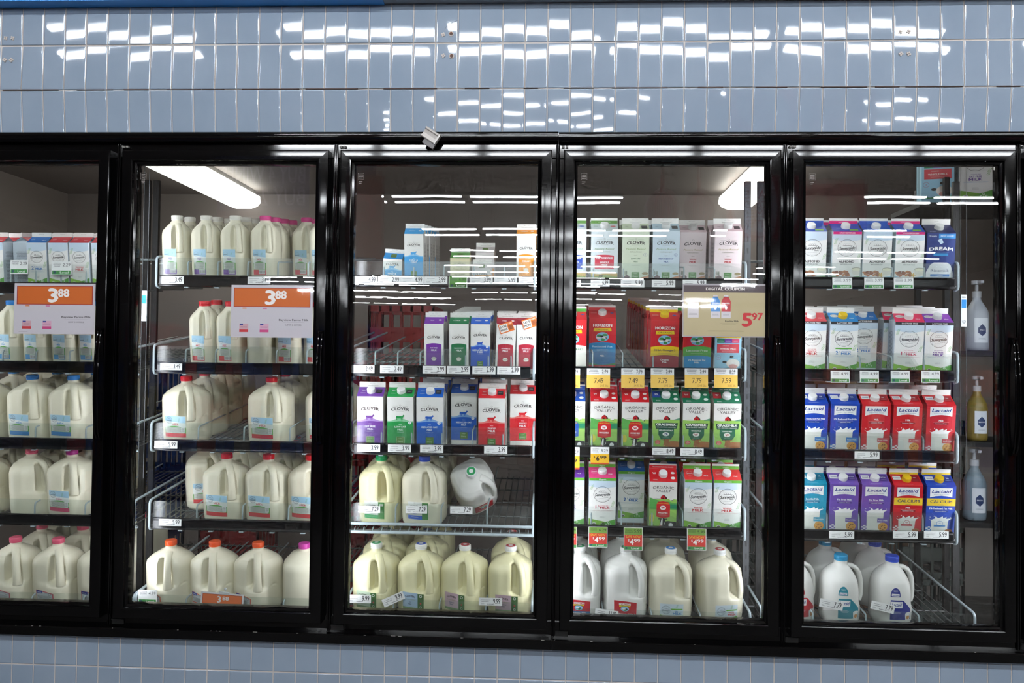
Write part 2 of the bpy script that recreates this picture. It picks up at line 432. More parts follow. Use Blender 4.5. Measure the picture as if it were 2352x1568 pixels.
def f_lactaid(w, h, bg, dark, title, calcium=False, acc='#c33'):
    a = Art(); a.band(-w/2, w/2, 0, h, bg, 1)
    a.poly([(-w*.4,h*.76),(-w*.4,h*.965),(w*.38,h*.965),(w*.38,h*.765),(w*.2,h*.79),(0,h*.8),(-w*.2,h*.79)][::-1], '#f5f5f2', 2)
    a.txt('Lactaid', 0, h*.895, 12.5, '#1d3f94', 3, w=w*.68, bold=.03, shear=.25)
    a.txt('ENJOY MILK AGAIN!', 0, h*.825, 3, '#3f5a9e', 3, w=w*.52, bold=.01)
    y = h*.68
    if calcium:
        a.band(-w/2, w/2, h*.585, h*.74, '#f4cf2c', 3, 2); a.txt('CALCIUM', 0, h*.675, 11, '#26406f', 4, w=w*.76, bold=.02)
        a.txt('ENRICHED', 0, h*.605, 2.6, '#26406f', 4); y = h*.53
    a.txt(title, 0, y, 6.6, '#f7f7f7', 3, maxw=w*.84, bold=.035)
    a.fine(0, y-7, w*.6, 1, '#e9c9c9', 3, .7)
    a.band(-w*.26, w*.26, y-15, y-9, dark, 3, 1); a.txt('Lactose Free', 0, y-12, 3.8, '#f2f2f2', 4, w=w*.38, bold=.02)
    gy = h*.42 if not calcium else h*.27
    # splash and glass of milk
    a.poly([(-w*.3,0),(w*.24,0),(w*.28,gy),(-w*.32,gy)], '#eceae2', 3)
    a.ell(-w*.02, gy, w*.3, 5, '#f8f7f3', 3.5)
    sp = [(-w*.42,gy+8),(-w*.33,gy+2),(-w*.2,gy+7),(-w*.16,gy+17),(-w*.08,gy+9),(0,gy+12),(w*.08,gy+17),(w*.1,gy+9),(w*.22,gy+15),(w*.2,gy+7),(w*.42,gy+10),(w*.3,gy+3),(w*.28,gy-3),(-w*.3,gy-3)]
    a.poly(sp[:5]+[(-w*.08,gy-3),(-w*.3,gy-3)], '#f7f6f2', 4); a.poly(sp[4:8]+[(w*.1,gy-3),(-w*.08,gy-3)], '#f7f6f2', 4); a.poly(sp[7:11]+sp[11:13]+[(w*.1,gy-3)], '#f7f6f2', 4)
    a.ell(-w*.22, gy+17, 1.6, 2, '#f7f6f2', 4, 8); a.ell(-w*.36, gy+13, 1.3, 1.5, '#f7f6f2', 4, 8); a.ell(w*.36, gy+13, 1.2, 1.4, '#f7f6f2', 4, 8)
    for i in range(4):
        for j in range(3):
            if (i+j) % 2: a.band(-w*.5+j*8, -w*.5+j*8+8, 4+i*5.5, 9.5+i*5.5, acc, 2, 1)
            else: a.band(-w*.5+j*8, -w*.5+j*8+8, 4+i*5.5, 9.5+i*5.5, '#f2ecec', 2, 1)
    if calcium:
        a.ell(-w*.02, gy-12, 11, 11, '#f4f1ee', 5); a.ring(-w*.02, gy-12, 11, 1.4, acc, 6); a.txt('1.6x', -w*.02, gy-10, 4.4, acc, 6); a.band(-w*.22, w*.18, gy-24, gy-17, acc, 6, 2)
        a.ell(w*.3, 9, 13, 8, '#b5764a', 5)
        for q in ((.24,8),(.3,12),(.36,9)): a.ell(w*q[0], q[1], 1.8, 1.4, '#5b3520', 6, 7)
    else:
        a.band(w*.06, w*.46, h*.2, h*.29, acc, 5, 3); a.txt('Real Milk', w*.26, h*.245, 4.5, '#f6f2ee', 6, w=w*.32)
        a.ell(w*.26, 20, 17, 17, '#dda04c', 4)
        for q in ((.18,14),(.26,26),(.34,16),(.22,22),(.33,26),(.27,10)): a.ell(w*q[0], q[1], 2.4, 2.1, '#6b3d1f', 5, 8)
    return a
def f_organic_valley(w, h, kind):
    a = Art(); a.band(-w/2, w/2, 0, h, '#f1ede6', 1)
    y0 = h*.885
    a.txt('ORGANIC', 0, y0, 10.5, '#2a2422', 3, w=w*.78, bold=.008, arc=.32); a.txt('VALLEY', 0, y0-15, 10.5, '#2a2422', 3, w=w*.58, bold=.008, arc=-.12)
    gy = h*.62
    a.poly([(-9,gy+1),(8,gy+1),(8,gy+9),(-1,gy+17),(-9,gy+9)], '#c8242b', 4); a.poly([(-1,gy+17),(3,gy+17.5),(14,gy+7),(14,gy+1),(8,gy+1),(8,gy+9)], '#4a2a26', 4)
    a.band(-2.6, 1.6, gy+1, gy+6, '#3a1712', 5, 1)
    a.band(-w*.34, -w*.1, gy+2.4, gy+3.1, '#33302c', 3, 1)
    g1, g2, g3 = ('#9fce63', '#5fae57', '#2f8a63') if kind != 'blue' else ('#a9d36a', '#6fb457', '#2f8a63')
    a.band(-w/2, w/2, 0, lambda x: gy+1+1.5*math.sin(x/14), g1, 2, 10)
    if kind == 'grass2' or kind == 'grassw':
        a.band(w*.28, w/2, gy, lambda x: gy+2+(x-w*.28)*.35, '#5a9a7a', 3, 3)
        a.poly([(-w*.42,h*.55),(-w*.38,h*.43),(w*.4,h*.44),(w*.44,h*.56),(0,h*.565)][::-1], '#1e4a3c', 4)
        a.txt('GRASSMILK', 0, h*.525, 9, '#f7f5ee', 5, w=w*.74, bold=.06); a.txt('100% CERTIFIED GRASS-FED', 0, h*.466, 3.4, '#e6efe0', 5, w=w*.72)
        a.poly([(-w*.28,h*.44),(-w*.28,h*.3),(-w*.18,h*.2),(0,h*.165),(w*.18,h*.2),(w*.3,h*.3),(w*.3,h*.44)], '#1f6b4c', 3)
        a.txt('WHOLE MILK' if kind == 'grassw' else 'REDUCED FAT MILK', 0, h*.395, 5.4, '#f4f4ea', 5, w=w*(.36 if kind == 'grassw' else .5), bold=.03)
        a.ell(0, h*.315, 12, 8, '#f6f3ec', 5)
        a.txt('W' if kind == 'grassw' else '2%', 0, h*.315, 8, '#b3262e' if kind == 'grassw' else '#2b3a7c', 6, bold=.05)
        a.fine(0, h*.245, 26, 2, '#9cc4ae', 5)
        a.ell(-w*.3, h*.14, 10, 9, '#e0605c', 4, 14); a.txt('NO', -w*.3, h*.165, 3.6, '#f8e4dc', 5); a.txt('GRAIN', -w*.3, h*.135, 3, '#f8e4dc', 5); a.txt('DIET', -w*.3, h*.108, 3, '#f8e4dc', 5)
        # tan cow
        a.poly([(w*.02,h*.12),(w*.08,0),(w*.5,0),(w*.5,h*.16),(w*.2,h*.17)], '#b87642', 4)
        a.poly([(-w*.1,h*.05),(-w*.06,h*.18),(w*.0,h*.21),(w*.12,h*.2),(w*.14,h*.1),(0,h*.04)], '#a86836', 5)
        a.ell(w*.14, h*.2, 6, 2, '#b87642', 5, 8); a.ell(-w*.1, h*.2, 5, 1.8, '#b87642', 5, 8, R(-20)); a.ell(-w*.06, h*.06, 4, 3, '#d9a47c', 6, 8)
        a.txt('ETHICALLY', -w*.3, h*.02, 3.4, '#23603f', 4)
    else:
        acc = '#d2232a' if kind == 'red' else '#2b56ae'
        a.band(w*.08, w/2, h*.4, lambda x: h*.56+3*math.sin(x/9), g2, 3, 6); a.band(w*.24, w/2, h*.42, h*.52, g3, 4, 3)
        a.band(-w/2, -w*.14, h*.4, lambda x: gy+6-(x+w/2)*.35, g2, 3, 6)
        a.ell(w*.3, h*.62, 7, 3, '#ecebe4', 5, 10); a.ell(w*.33, h*.6, 2, 2, '#302a26', 6, 8); a.ell(-w*.4, h*.2, 9, 16, '#e2d94e', 3, 12)
        a.poly([(-w*.24,h*.24),(0,h*.2),(w*.26,h*.24),(w*.26,h*.5),(w*.2,h*.56),(0,h*.58),(-w*.2,h*.56),(-w*.24,h*.5)], acc, 5)
        a.txt('ETHICALLY SOURCED', 0, h*.535, 4.4, '#f4b23c', 6, w=w*.42, arc=.3, bold=.03)
        a.ell(0, h*.435, 11, 8.6, '#f6f1ea', 6); a.txt('W' if kind == 'red' else '2%', 0, h*.435, 8, acc, 7, bold=.07)
        a.txt('WHOLE MILK' if kind == 'red' else 'REDUCED FAT', 0, h*.325, 6.4, '#f8e6e2', 6, w=w*.36, bold=.04); a.fine(0, h*.28, 30, 2, '#f0a8a4', 6)
        # black and white cow grazing
        a.poly([(-w*.02,0),(w*.02,h*.13),(w*.2,h*.15),(w*.5,h*.13),(w*.5,0)], '#231f20', 4)
        a.ell(w*.3, h*.06, 8, 9, '#efefee', 5, 12); a.ell(w*.02, h*.1, 6, 8, '#efefee', 5, 12)
        a.poly([(-w*.12,h*.05),(-w*.08,h*.2),(0,h*.22),(w*.1,h*.19),(w*.06,h*.08),(-w*.04,h*.02)], '#231f20', 6)
        a.poly([(-w*.1,h*.05),(-w*.04,h*.2),(w*.0,h*.2),(-w*.01,h*.04)], '#f2f0ee', 7); a.ell(-w*.09, h*.05, 4.4, 3, '#d88f92', 8, 10)
        a.ell(w*.13, h*.19, 5, 2, '#231f20', 6, 8); a.ell(-w*.12, h*.19, 5, 2, '#231f20', 6, 8)
        a.txt('NO', -w*.36, h*.05, 4.5, '#2d3b2e', 4, bold=.04)
    return a
def f_horizon(w, h, mid, bot, l1, l2, c1='#1f1f1f'):
    a = Art(); a.band(-w/2, w/2, 0, h, '#d2202a', 1)
    a.txt('HORIZON', 0, h*.845, 11, '#f6f3ee', 3, w=w*.7, bold=.05)
    a.poly([(-w*.34,h*.715),(w*.34,h*.72),(w*.32,h*.79),(-w*.32,h*.785)], '#f2d11e', 3); a.txt('ORGANIC', 0, h*.753, 6, '#2d5a35', 4, w=w*.5, bold=.005)
    a.ell(0, h*.6, 24, 19, '#8ecbea', 2, 24)
    for (x, y, rx, ry, c) in ((-12,4,9,6,'#3f9b52'),(10,8,10,5,'#3f9b52'),(2,-11,7,6,'#3f9b52'),(-14,-3,9,5,'#f2f2ee'),(8,-2,11,5,'#f2f2ee'),(-2,2,6,4,'#262220'),(14,-4,4,3,'#262220')):
        a.ell(x, h*.6+y, rx, ry, c, 3, 12)
    f = lambda y0, k: (lambda x: y0+5-6*(x/(w/2))**2*k)
    a.band(-w/2, w/2, 0, f(h*.46, 1), mid, 2, 10)
    a.txt(l1, 0, h*.395, 7.6, c1, 3, w=w*.76, bold=.02); a.fine(0, h*.33, w*.5, 1, c1, 3)
    a.band(-w/2, w/2, 0, f(h*.27, 1), bot, 3, 10)
    for i, t in enumerate(l2): a.txt(t, 0, h*.2-i*9.5, 6.6, '#f6f4f0', 4, maxw=w*.74, bold=.03)
    a.band(-w/2, w/2, 0, lambda x: 2+9*(x/(w/2))**2, '#4a8f4d', 4, 8)
    return a
def f_years(w, h):
    a = Art(); a.band(-w/2, w/2, 0, h, '#9fd2ea', 1)
    a.ell(0, h*.84, 40, 24, '#f5f2e8', 2, 24)
    a.txt('GROWING', 0, h*.84, 9, '#2b2b2b', 3, w=w*.66, bold=.0); a.txt('YEARS', 0, h*.765, 9, '#2b2b2b', 3, w=w*.42, bold=.0)
    a.band(-w*.46, w*.46, h*.665, h*.715, '#f2c822', 3, 3); a.txt('DEVELOPED WITH PEDIATRICIANS', 0, h*.69, 3.2, '#3c3010', 4, w=w*.84)
    for i, c in enumerate(('#1f7f55', '#7b3fa0', '#e0567a')): a.band(-w*.42+i*w*.28, -w*.42+(i+1)*w*.28, h*.565, h*.65, c, 3, 1); a.fine(-w*.28+i*w*.28, h*.61, 20, 2, '#f4f4f4', 4)
    a.band(-w*.42, w*.42, h*.36, h*.54, '#e0525c', 3, 3); a.txt('WHOLE MILK', 0, h*.445, 6.5, '#fbf6ee', 4, w=w*.6, bold=.04); a.fine(0, h*.4, w*.5, 2, '#f6c8c4', 4); a.txt('ORGANIC', -8, h*.505, 3.4, '#fbf6ee', 4)
    a.ring(-w*.36, h*.26, 9, .8, '#c2496e', 3); a.txt('13', -w*.36, h*.26, 5, '#c2496e', 3)
    a.ell(w*.2, h*.14, 24, 18, '#f3ece4', 3, 18); a.ell(w*.2, h*.08, 16, 9, '#efb0a8', 4, 14); a.ell(w*.14, h*.28, 7, 5, '#3b3836', 4, 10); a.ell(-w*.12, h*.17, 8, 5, '#3b3836', 3, 10)
    a.band(-w/2, w/2, 0, lambda x: 4+6*math.cos(x/14)**2, '#2f8a5a', 5, 8)
    return a
def f_dream(w, h):
    a = Art(); a.band(-w/2, w/2, 0, h, '#31417f', 1)
    a.band(-w*.1, w/2, h*.88, h*.975, '#3d8fd0', 2, 3); a.txt('NEW LOOK!', w*.2, h*.93, 5, '#f2f6fa', 3, w=w*.46); a.txt('Dream', -w*.32, h*.93, 7, '#e6e9f2', 3)
    a.txt('DREAM', 0, h*.665, 12, '#f3f3ef', 3, w=w*.84, bold=.08, arc=.25); a.fine(0, h*.585, w*.66, 1, '#8fb6e0', 3)
    a.poly([(-w*.14,h*.84),(0,h*.88),(w*.08,h*.79),(-w*.02,h*.755)], '#cfe2ee', 3)
    a.band(-w*.26, w*.26, h*.51, h*.565, '#3a8ec4', 3, 3)
    a.poly([(-w*.5,0),(-w*.5,h*.16),(-w*.36,h*.32),(-w*.24,h*.37),(w*.24,h*.37),(w*.36,h*.32),(w*.46,h*.16),(w*.46,0)], '#e6e6ea', 2)
    a.txt('Ricemilk', 0, h*.2, 9, '#2f3c70', 3, w=w*.66, bold=-.005); a.band(-w*.34, w*.34, h*.07, h*.125, '#4a86c8', 3, 3); a.txt('Original', 0, h*.098, 4.2, '#f2f4f8', 4)
    return a

# ------------------------------------------------------------------ materials
M_PRINT = mat('carton_board', attr=True, rough=.34, spec=.5)
M_LABEL = mat('printed_label', attr=True, rough=.4)
M_PAPER = mat('tag_paper', attr=True, rough=.55)
M_CAPM = mat('plastic_cap', attr=True, rough=.35, sss=0)
M_JUG = mat('milky_plastic', '#e9e3ca', rough=.33, sss=.0, bump=(16, .25, .004))
M_JUGY = mat('milky_plastic_cream', '#e8e2b4', rough=.33, bump=(16, .25, .004))
M_JUGW = mat('opaque_white_plastic', '#e6e5de', rough=.3, bump=(16, .2, .003))
M_BLACK = mat('black_enamel', '#060607', rough=.06, spec=.3)
M_BLACKM = mat('matt_black', '#070707', rough=.55)
M_RAIL = mat('black_price_rail', '#0d0e10', rough=.22, spec=.5)
M_WIRE = mat('grey_coated_wire', '#a9b6ba', rough=.35)
M_WIRED = mat('dull_steel_wire', '#6d7070', rough=.4, metal=.5)
M_CHROME = mat('brushed_aluminium', '#a8a9aa', rough=.25, metal=1.)
M_GREYP = mat('grey_hinge_plastic', '#6d6a66', rough=.45)
M_BRASS = mat('brass_screw', '#b08a4a', rough=.35, metal=.9)
M_SCUFF = mat('scuffed_paint', '#b8b4ae', rough=.6)
G_DOOR = glass_mat('door_glass', '#fcfdfd', 1.58, 0., wav=.0003)
G_LIP = glass_mat('clear_plastic_lip', '#fbfdfc', 1.45, .22, haze='#dfe6e3', hz=.03)
G_SLEEVE = glass_mat('clear_sleeve', '#ffffff', 1.5, .03)

# ------------------------------------------------------------------ cartons
_proto = {}
def gable_art(w, L, bg, spec):
    a = Art(); a.band(-w/2, w/2, 0, L, bg, 1)
    for it in spec:
        k = it[0]
        if k == 't': a.txt(it[1], it[2]*w, it[3]*L, it[4], it[5], 3, bold=.03)
        elif k == 'e': a.ell(it[1]*w, it[2]*L, it[3], it[4], it[5], 2, 16)
        elif k == 'r': a.band(it[1]*w, it[2]*w, it[3]*L, it[4]*L, it[5], 2, 2)
        elif k == 's': ssring(a, it[1]*w, it[2]*L, it[3], it[4], 3)
        elif k == 'f': a.fine(it[1]*w, it[2]*L, it[3], it[4], it[5], 3, .8, 2)
    return a
def carton(key, w, hb, hg, hf, front, sidecol, gcol, gspec, fin, cap=None, sideart=None, rgt_print='#55565a'):
    """w depth/width (m), hb body, hg gable rise, hf fin"""
    if key in _proto: return _proto[key]
    W_ = w; mb = MB(); sc = hexc(sidecol); c = .003
    ring = []
    for cx, cy, a0 in ((W_/2-c, c, -90), (W_/2-c, W_-c, 0), (-W_/2+c, W_-c, 90), (-W_/2+c, c, 180)):
        for k in range(4):
            th = R(a0+30*k); ring.append((cx+c*math.cos(th), cy+c*math.sin(th)))
    n = len(ring)
    for i in range(n):
        p, q = ring[i], ring[(i+1) % n]
        mb.add([(p[0],p[1],0),(q[0],q[1],0),(q[0],q[1],hb),(p[0],p[1],hb)], [(0,1,2,3)], sc)
    mb.add([(p[0],p[1],0) for p in ring], [tuple(range(n))[::-1]], sc)
    z_ = .018 if hb > .12 else .012      # plain margin at the foot of the print
    front.put(mb, lambda x, y, l: (x/1000*.985, -.0003-l*LAY, z_+min(y/1000, hb)*(hb-z_)/hb))
    # print on the two sides: paragraph lines
    a = Art()
    wm = w*1000; hm = hb*1000
    a.fine(0, hm*.8, wm*.7, int(hm*.7/4.6), rgt_print, 1, 1.6, 4.6)
    if sideart: sideart(a, wm, hm)
    a.put(mb, lambda x, y, l: (W_/2+.0003+l*LAY, W_/2+x/1000, y/1000))
    a.put(mb, lambda x, y, l: (-W_/2-.0003-l*LAY, W_/2-x/1000, y/1000))
    body = mb.mesh('carton_body', M_PRINT)
    g = MB(); gc = hexc(gcol); zt = hb+hg; x = W_/2; m = W_/2
    g.add([(-x,0,hb),(x,0,hb),(x,m-.001,zt),(-x,m-.001,zt)], [(0,1,2,3)], gc)
    g.add([(x,W_,hb),(-x,W_,hb),(-x,m+.001,zt),(x,m+.001,zt)], [(0,1,2,3)], gc)
    for s in (-1, 1):
        g.add([(s*x,0,hb),(s*x,W_,hb),(s*(x-W_*.3),m,hb+hg*.8),(s*x,m,zt)], [(0,1,2),(0,2,3),(1,3,2)], sc)
    # fin
    fc = hexc(fin.get('side', '#ecebe6'))
    g.box((-x,m-.0015,zt-.001), (x,m+.0015,zt+hf), fc)
    L = math.hypot(m, hg)
    ga = gable_art(w*1000, L*1000, gcol, gspec)
    ny, nz = -hg/L, m/L
    ga.put(g, lambda xx, s, l: (xx/1000*.985, s/1000*m/L + ny*l*LAY*1.3, hb + s/1000*hg/L + nz*l*LAY*1.3))
    fa = Art(); fm = hf*1000
    for y0, y1, cc in fin['bands']: fa.band(-w*500, w*500, y0*fm, y1*fm, cc, 1, 2)
    for t in fin.get('txt', ()): fa.txt(t[0], t[1]*w*1000, t[2]*fm, t[3], t[4], 2, bold=.01)
    fa.put(g, lambda xx, s, l: (xx/1000*.99, m-.0017-l*LAY, zt + s/1000))
    gm = g.mesh('gable_top', M_PRINT)
    parts = [('carton_body', body, None), ('gable_top', gm, None)]
    if cap:
        r = .0148 if w > .08 else .0125
        q = MB(); cc = hexc(cap)
        q.lathe([(r*1.06,0),(r*1.06,.002),(r,.0025),(r,.0125),(r*.93,.0145),(0,.0148)], 28, cc)
        for k in range(28):
            th = 2*math.pi*k/28; q.box((-.0004,-.0004,.003),(.0006,.0004,.012), cc, M=Matrix.Translation((r*math.cos(th), r*math.sin(th), 0)) @ Matrix.Rotation(th, 4, 'Z'))
        cm = q.mesh('screw_cap', M_CAPM, smooth=40)
        slope = math.atan2(hg, m)
        s0 = .52*L
        pos = Vector((0, s0*m/L, hb + s0*hg/L)); 
        parts.append(('screw_cap', cm, (pos, (slope*.9, 0, 0))))
    _proto[key] = dict(parts=parts, w=w, h=hb+hg+hf, pitch=w+.004, cat='milk carton', name='milk_carton')
    return _proto[key]

FT = lambda t='FEB 17 10:25': [(t, 0, .72, 2.8, '#8f8d86'), ('RENEWABLE CARTON', .02, .3, 2.8, '#6f7a60')]
def fin_cl(extra=()): return dict(bands=[(0, 1, '#efede6')], txt=FT())
def fin2(c1, t, tc='#ffffff', split=.62): return dict(bands=[(0, split, c1), (split, 1, '#efede6')], txt=[(t, 0, split/2, 3.4, tc), ('FEB 24 12:40', 0, (1+split)/2, 2.2, '#8f8d86')])
HB, HG, HF = .193, .028, .019
def clover(key, main, light, lines, num=None):
    return carton(key, .096, HB, HG, HF, f_clover(96, 193, main, light, lines, num), '#e9e7df', main,
        [('t','FRESH',-.3,.62,3.2,'#f4f4f4'),('f',-.3,.36,20,2,'#e8e8e8'),('r',.2,.42,.35,.75,'#2c2c30'),('f',.31,.55,15,2,'#d8d8d8')], fin_cl(), '#f2f1ee')
def clover_org(key, bg, gc, lines, acc='#7d9a58', num=None, box=None, cap='#efeeea'):
    fin = fin_cl() if not box else dict(bands=[(0,.55,'#5c8f3c'),(.55,1,'#efede6')], txt=[('PLANT-BASED CARTON',0,.27,3,'#e9f0dc')])
    g = [('t','FRESH',-.33,.6,3,'#555555'),('r',.22,.44,.3,.7,'#3a3a3a')] if not box else [('e',.33,.6,10,4,box[0]),('e',-.33,.6,9,3,'#9fb0a8')]
    return carton(key, .096, HB, HG, HF, f_clover_org(96, 193, bg, lines, acc, num, box), bg, gc, g, fin, cap)
def thin(key, bodycol, gcol, gtxt, lines, hb=.176, w=.07, head=.7, top=.54, seal=True, side='#eeece6', cow_style=None):
    fr = cow_style if cow_style else f_clover_arch(w*1000, hb*1000, bodycol, None, lines, head=head, seal=seal, top=top)
    return carton(key, w, hb, .022, .016, fr, side, gcol, [('t',gtxt,-.12,.5,5.2,'#f4f2f0'),('e',.3,.55,6,4,'#e9e6e0')] if gtxt else [('r',.1,.45,.4,.85,'#35524a')], fin_cl())
def sunny(key, lines, col, gcol, w=.096, hb=HB, stripe=None, hills=('#8cc63f','#57a639'), pre=None, cap='#f2f1ee', fin=None, gs='#ffffff', small=False, extra=None, gtxt='MILK'):
    g = [('s',-.3,.55,11 if not small else 7, gs), ('t',gtxt,.3,.35,5,'#f6f4f2')]
    if pre: g = [('e',-.3,.62,14,9,'#e6e3dc'),('s',-.3,.62,9,'#5a5a5a'),('t',gtxt,.31,.35,5,'#f6f4f2')]
    return carton(key, w, hb, HG if not small else .022, HF if not small else .016, f_sunny(w*1000, hb*1000, lines, col, stripe, hills, pre, extra), '#dce6ee', gcol, g,
        fin or dict(bands=[(0,1,'#efede6')], txt=[('FEB 28 16:28',0,.6,2.4,'#8f8d86')]), cap)
ORGF = fin2('#6cb33c', 'Organic')
ORGF2 = dict(bands=[(0,.62,'#6cb33c'),(.62,1,'#efede6')], txt=[('Organic',0,.3,4.4,'#ffffff'),('FEB 24 12:40',0,.82,2.2,'#8f8d86')])
def lactaid(key, bg, dark, title, calcium=False, acc='#c8505a', cap='#f2f1ee', gt='2%'):
    fin = dict(bands=[(0,1,'#eceae6')], txt=[('FEB 18 20 10 13:02',0,.6,2.4,'#8f8d86')]) if not calcium else dict(bands=[(0,.34,'#f0cc2e'),(.34,1,'#eceae6')], txt=[('CALCIUM ENRICHED',0,.17,3,'#4a3c10'),('FEB 18 12:41',0,.72,2.4,'#8f8d86')])
    return carton(key, .099, .184, .029, .02, f_lactaid(99, 184, bg, dark, title, calcium, acc), bg, bg,
        [('r',-.45,-.17,.5,.82,'#f3f3f0'),('t','Lactaid',-.31,.66,5,'#1d3f94'),('r',.17,.47,.35,.9,dark),('t',gt,.32,.68,6 if len(gt) < 4 else 4,'#f4f4f4'),('f',.32,.48,20,1,'#e4e4e4'),('f',0,.12,50,1,'#dfe3ee')], fin, cap, rgt_print='#d6d6dc' )
def ov(key, kind):
    gc = {'red':'#d3222b','blue':'#2b56ae','grass2':'#19714f','grassw':'#19714f'}[kind]
    g = [('e',.36,.68,7,5,'#e8e6de'),('e',.36,.3,8,6,'#eef0ea'),('f',-.3,.16,20,3,'#f4f0ec')]
    if kind == 'red': g += [('t','W',-.33,.62,8,'#f6f2ee')]
    elif kind == 'grass2': g += [('r',-.5,-.2,.4,.9,'#2b4aa0'),('t','2%',-.35,.66,8,'#f6f2ee')]
    elif kind == 'grassw': g += [('r',-.5,-.2,.4,.9,'#a8242e'),('t','W',-.35,.66,8,'#f6f2ee')]
    t = 'ORGANIC PASTURE-RAISED' if kind in ('red','blue') else '100% GRASS-FED'
    fc = gc if kind in ('red','blue') else '#1d5a44'
    return carton(key, .096, .183, .036, .018, f_organic_valley(96, 183, kind), '#e8e4da' , gc, g,
        dict(bands=[(0,.72,fc),(.72,1,'#efe9e4')], txt=[(t,0,.36,4.2,'#f6efe9')], side='#efe9e4'), '#f4f3f0',
        sideart=lambda a, w, h: (a.band(-w/2, w/2, 0, h*.6, '#8fc45e', 0.5, 4)))
def hz(key, mid, bot, l1, l2, cap, c1='#20303a', fc='#d2202a', ft=''):
    return carton(key, .1, .193, .026, .018, f_horizon(100, 193, mid, bot, l1, l2, c1), '#c81f29', '#cc1f29',
        [('f',-.32,.66,24,4,'#f0b8b8'),('e',.36,.62,7,4,'#2f4d9a')], dict(bands=[(0,.6,fc),(.6,1,'#efe9e4')], txt=[(ft,0,.3,4,'#3a3010')] if ft else []), cap, rgt_print='#e8d8d4')

DES = {}   # key -> (builder, description)
def D(key, fn, desc): DES[key] = (fn, desc)
RED, BLU, PUR, PNK, GRN = '#d8232e', '#2a62c4', '#6e3a9a', '#e8447c', '#1f9a4a'
D('q_ssw', lambda: sunny('q_ssw', ('WHOLE','MILK'), '#d8373e', '#d23b45', w=.074, hb=.172, small=True, cap=None), 'red roofed farm quart carton')
D('q_ss2', lambda: sunny('q_ss2', ('2','REDUCED FAT','MILK'), '#2a78c2', '#2c74c0', w=.074, hb=.172, small=True, cap=None), 'white farm quart carton with blue roof')
D('cl_ff', lambda: clover('cl_ff', '#6b3d94', '#a88bc4', (('FAT FREE',6.5),('MILK',6.5))), 'purple and white fat free carton with cow')
D('cl_lf', lambda: clover('cl_lf', '#23994c', '#8fceA0', (('LOW FAT',6.5),('MILK',6.5)), '1'), 'green and white low fat carton with cow')
D('cl_rf', lambda: clover('cl_rf', '#2364c4', '#8db4e2', (('REDUCED FAT',6.2),('MILK',6.2)), '2'), 'blue and white reduced fat carton with cow')
D('cl_wh', lambda: clover('cl_wh', '#df2a34', '#f0867e', (('WHOLE',5.5),('MILK',8.5))), 'red and white whole milk carton with cow')
D('co_lfb', lambda: clover_org('co_lfb', '#d6dfe2', '#d0d8d8', (), box=('#2f4fae','REDUCED')), 'pale organic carton with blue lactose free panel')
D('co_lfr', lambda: clover_org('co_lfr', '#d6dfe0', '#ccd6d4', (), box=('#d23c50','WHOLE')), 'pale organic carton with red lactose free panel')
D('co_low', lambda: clover_org('co_low', '#dde5cd', '#c8d2b4', (('LOW FAT',5.4,'#3f6a4a'),('MILK',5.4,'#3f6a4a')), '#8ba860', '1'), 'pale green organic low fat carton')
D('co_red', lambda: clover_org('co_red', '#cfdee6', '#b9cdd6', (('REDUCED FAT',5.6,'#2b4a9e'),('MILK',5.6,'#2b4a9e')), '#8fae6e', '2'), 'pale blue organic reduced fat carton')
D('co_who', lambda: clover_org('co_who', '#eadada', '#dcc4c6', (('WHOLE',5,'#c42b36'),('MILK',8,'#c42b36')), '#b3a45a'), 'pale pink organic whole milk carton')
D('t_ff', lambda: thin('t_ff', '#7a36a4', '#7a36a4', 'MILK', (('FAT FREE',6,'#f4f0f8'),('MILK',9,'#ffffff'))), 'thin quart carton with purple panel')
D('t_lf', lambda: thin('t_lf', '#1f7a4c', '#1f7a4c', '1% MILK', (('1% LOWFAT',6,'#eaf4ee'),('MILK',9,'#ffffff'))), 'thin quart carton with green panel')
D('t_rf', lambda: thin('t_rf', None, '#2a62c4', 'FRESH', (), cow_style=f_clover(70, 176, '#2a5fc8', '#86aee6', (('REDUCED FAT',8.6),('MILK',8.6)), '2')), 'thin quart carton with blue cow panel')
D('t_wh', lambda: thin('t_wh', '#b82a3e', '#a82438', 'MILK', (('VITAMIN D',6,'#f6e8ea'),('MILK',9,'#ffffff'))), 'thin quart carton with dark red panel')
D('t_or', lambda: thin('t_or', '#f29a1f', '#e8922a', 'CREAM', (('HEAVY WHIPPING',6,'#fdf3e0'),('CREAM',9,'#ffffff')), side='#f0a030'), 'thin quart carton with orange panel')
D('t_hh', lambda: thin('t_hh', None, '#3ba0de', 'FRESH', (), cow_style=f_clover(70, 176, '#45a9e6', '#9fd2f2', (('HALF &',9),('HALF',9)))), 'tall half and half carton with light blue hills')
def pint(key, fr, gc, side='#efede6', hb=.086): return carton(key, .07, hb, .022, .014, fr, side, gc, [('r',-.15,.15,.25,.8,'#55702e')], fin_cl())
D('p_hh', lambda: pint('p_hh', f_clover(70, 86, '#4ba6dc', '#9fd2f2', (('HALF &',9),)), '#2c8ccc'), 'small half and half pint carton with blue roof')
def _cream():
    a = Art(); a.band(-35, 35, 0, 90, '#f0e6bc', 1); clover_head(a, 70, 64); a.txt('Pasture Raised', 0, 46, 5, '#9a8a4a', 3, w=50, bold=0, shear=.3); a.txt('ORGANIC', 0, 38, 3, '#9a8a4a', 3, w=26); a.txt('HEAVY WHIPPING', 0, 24, 4, '#4a5a34', 3, w=40); a.txt('CREAM', 0, 15, 6, '#4a5a34', 3, w=44, bold=.04); return a
D('p_cr', lambda: pint('p_cr', _cream(), '#5f9a4c', '#efe4b4', .09), 'small cream coloured pint carton with green roof')
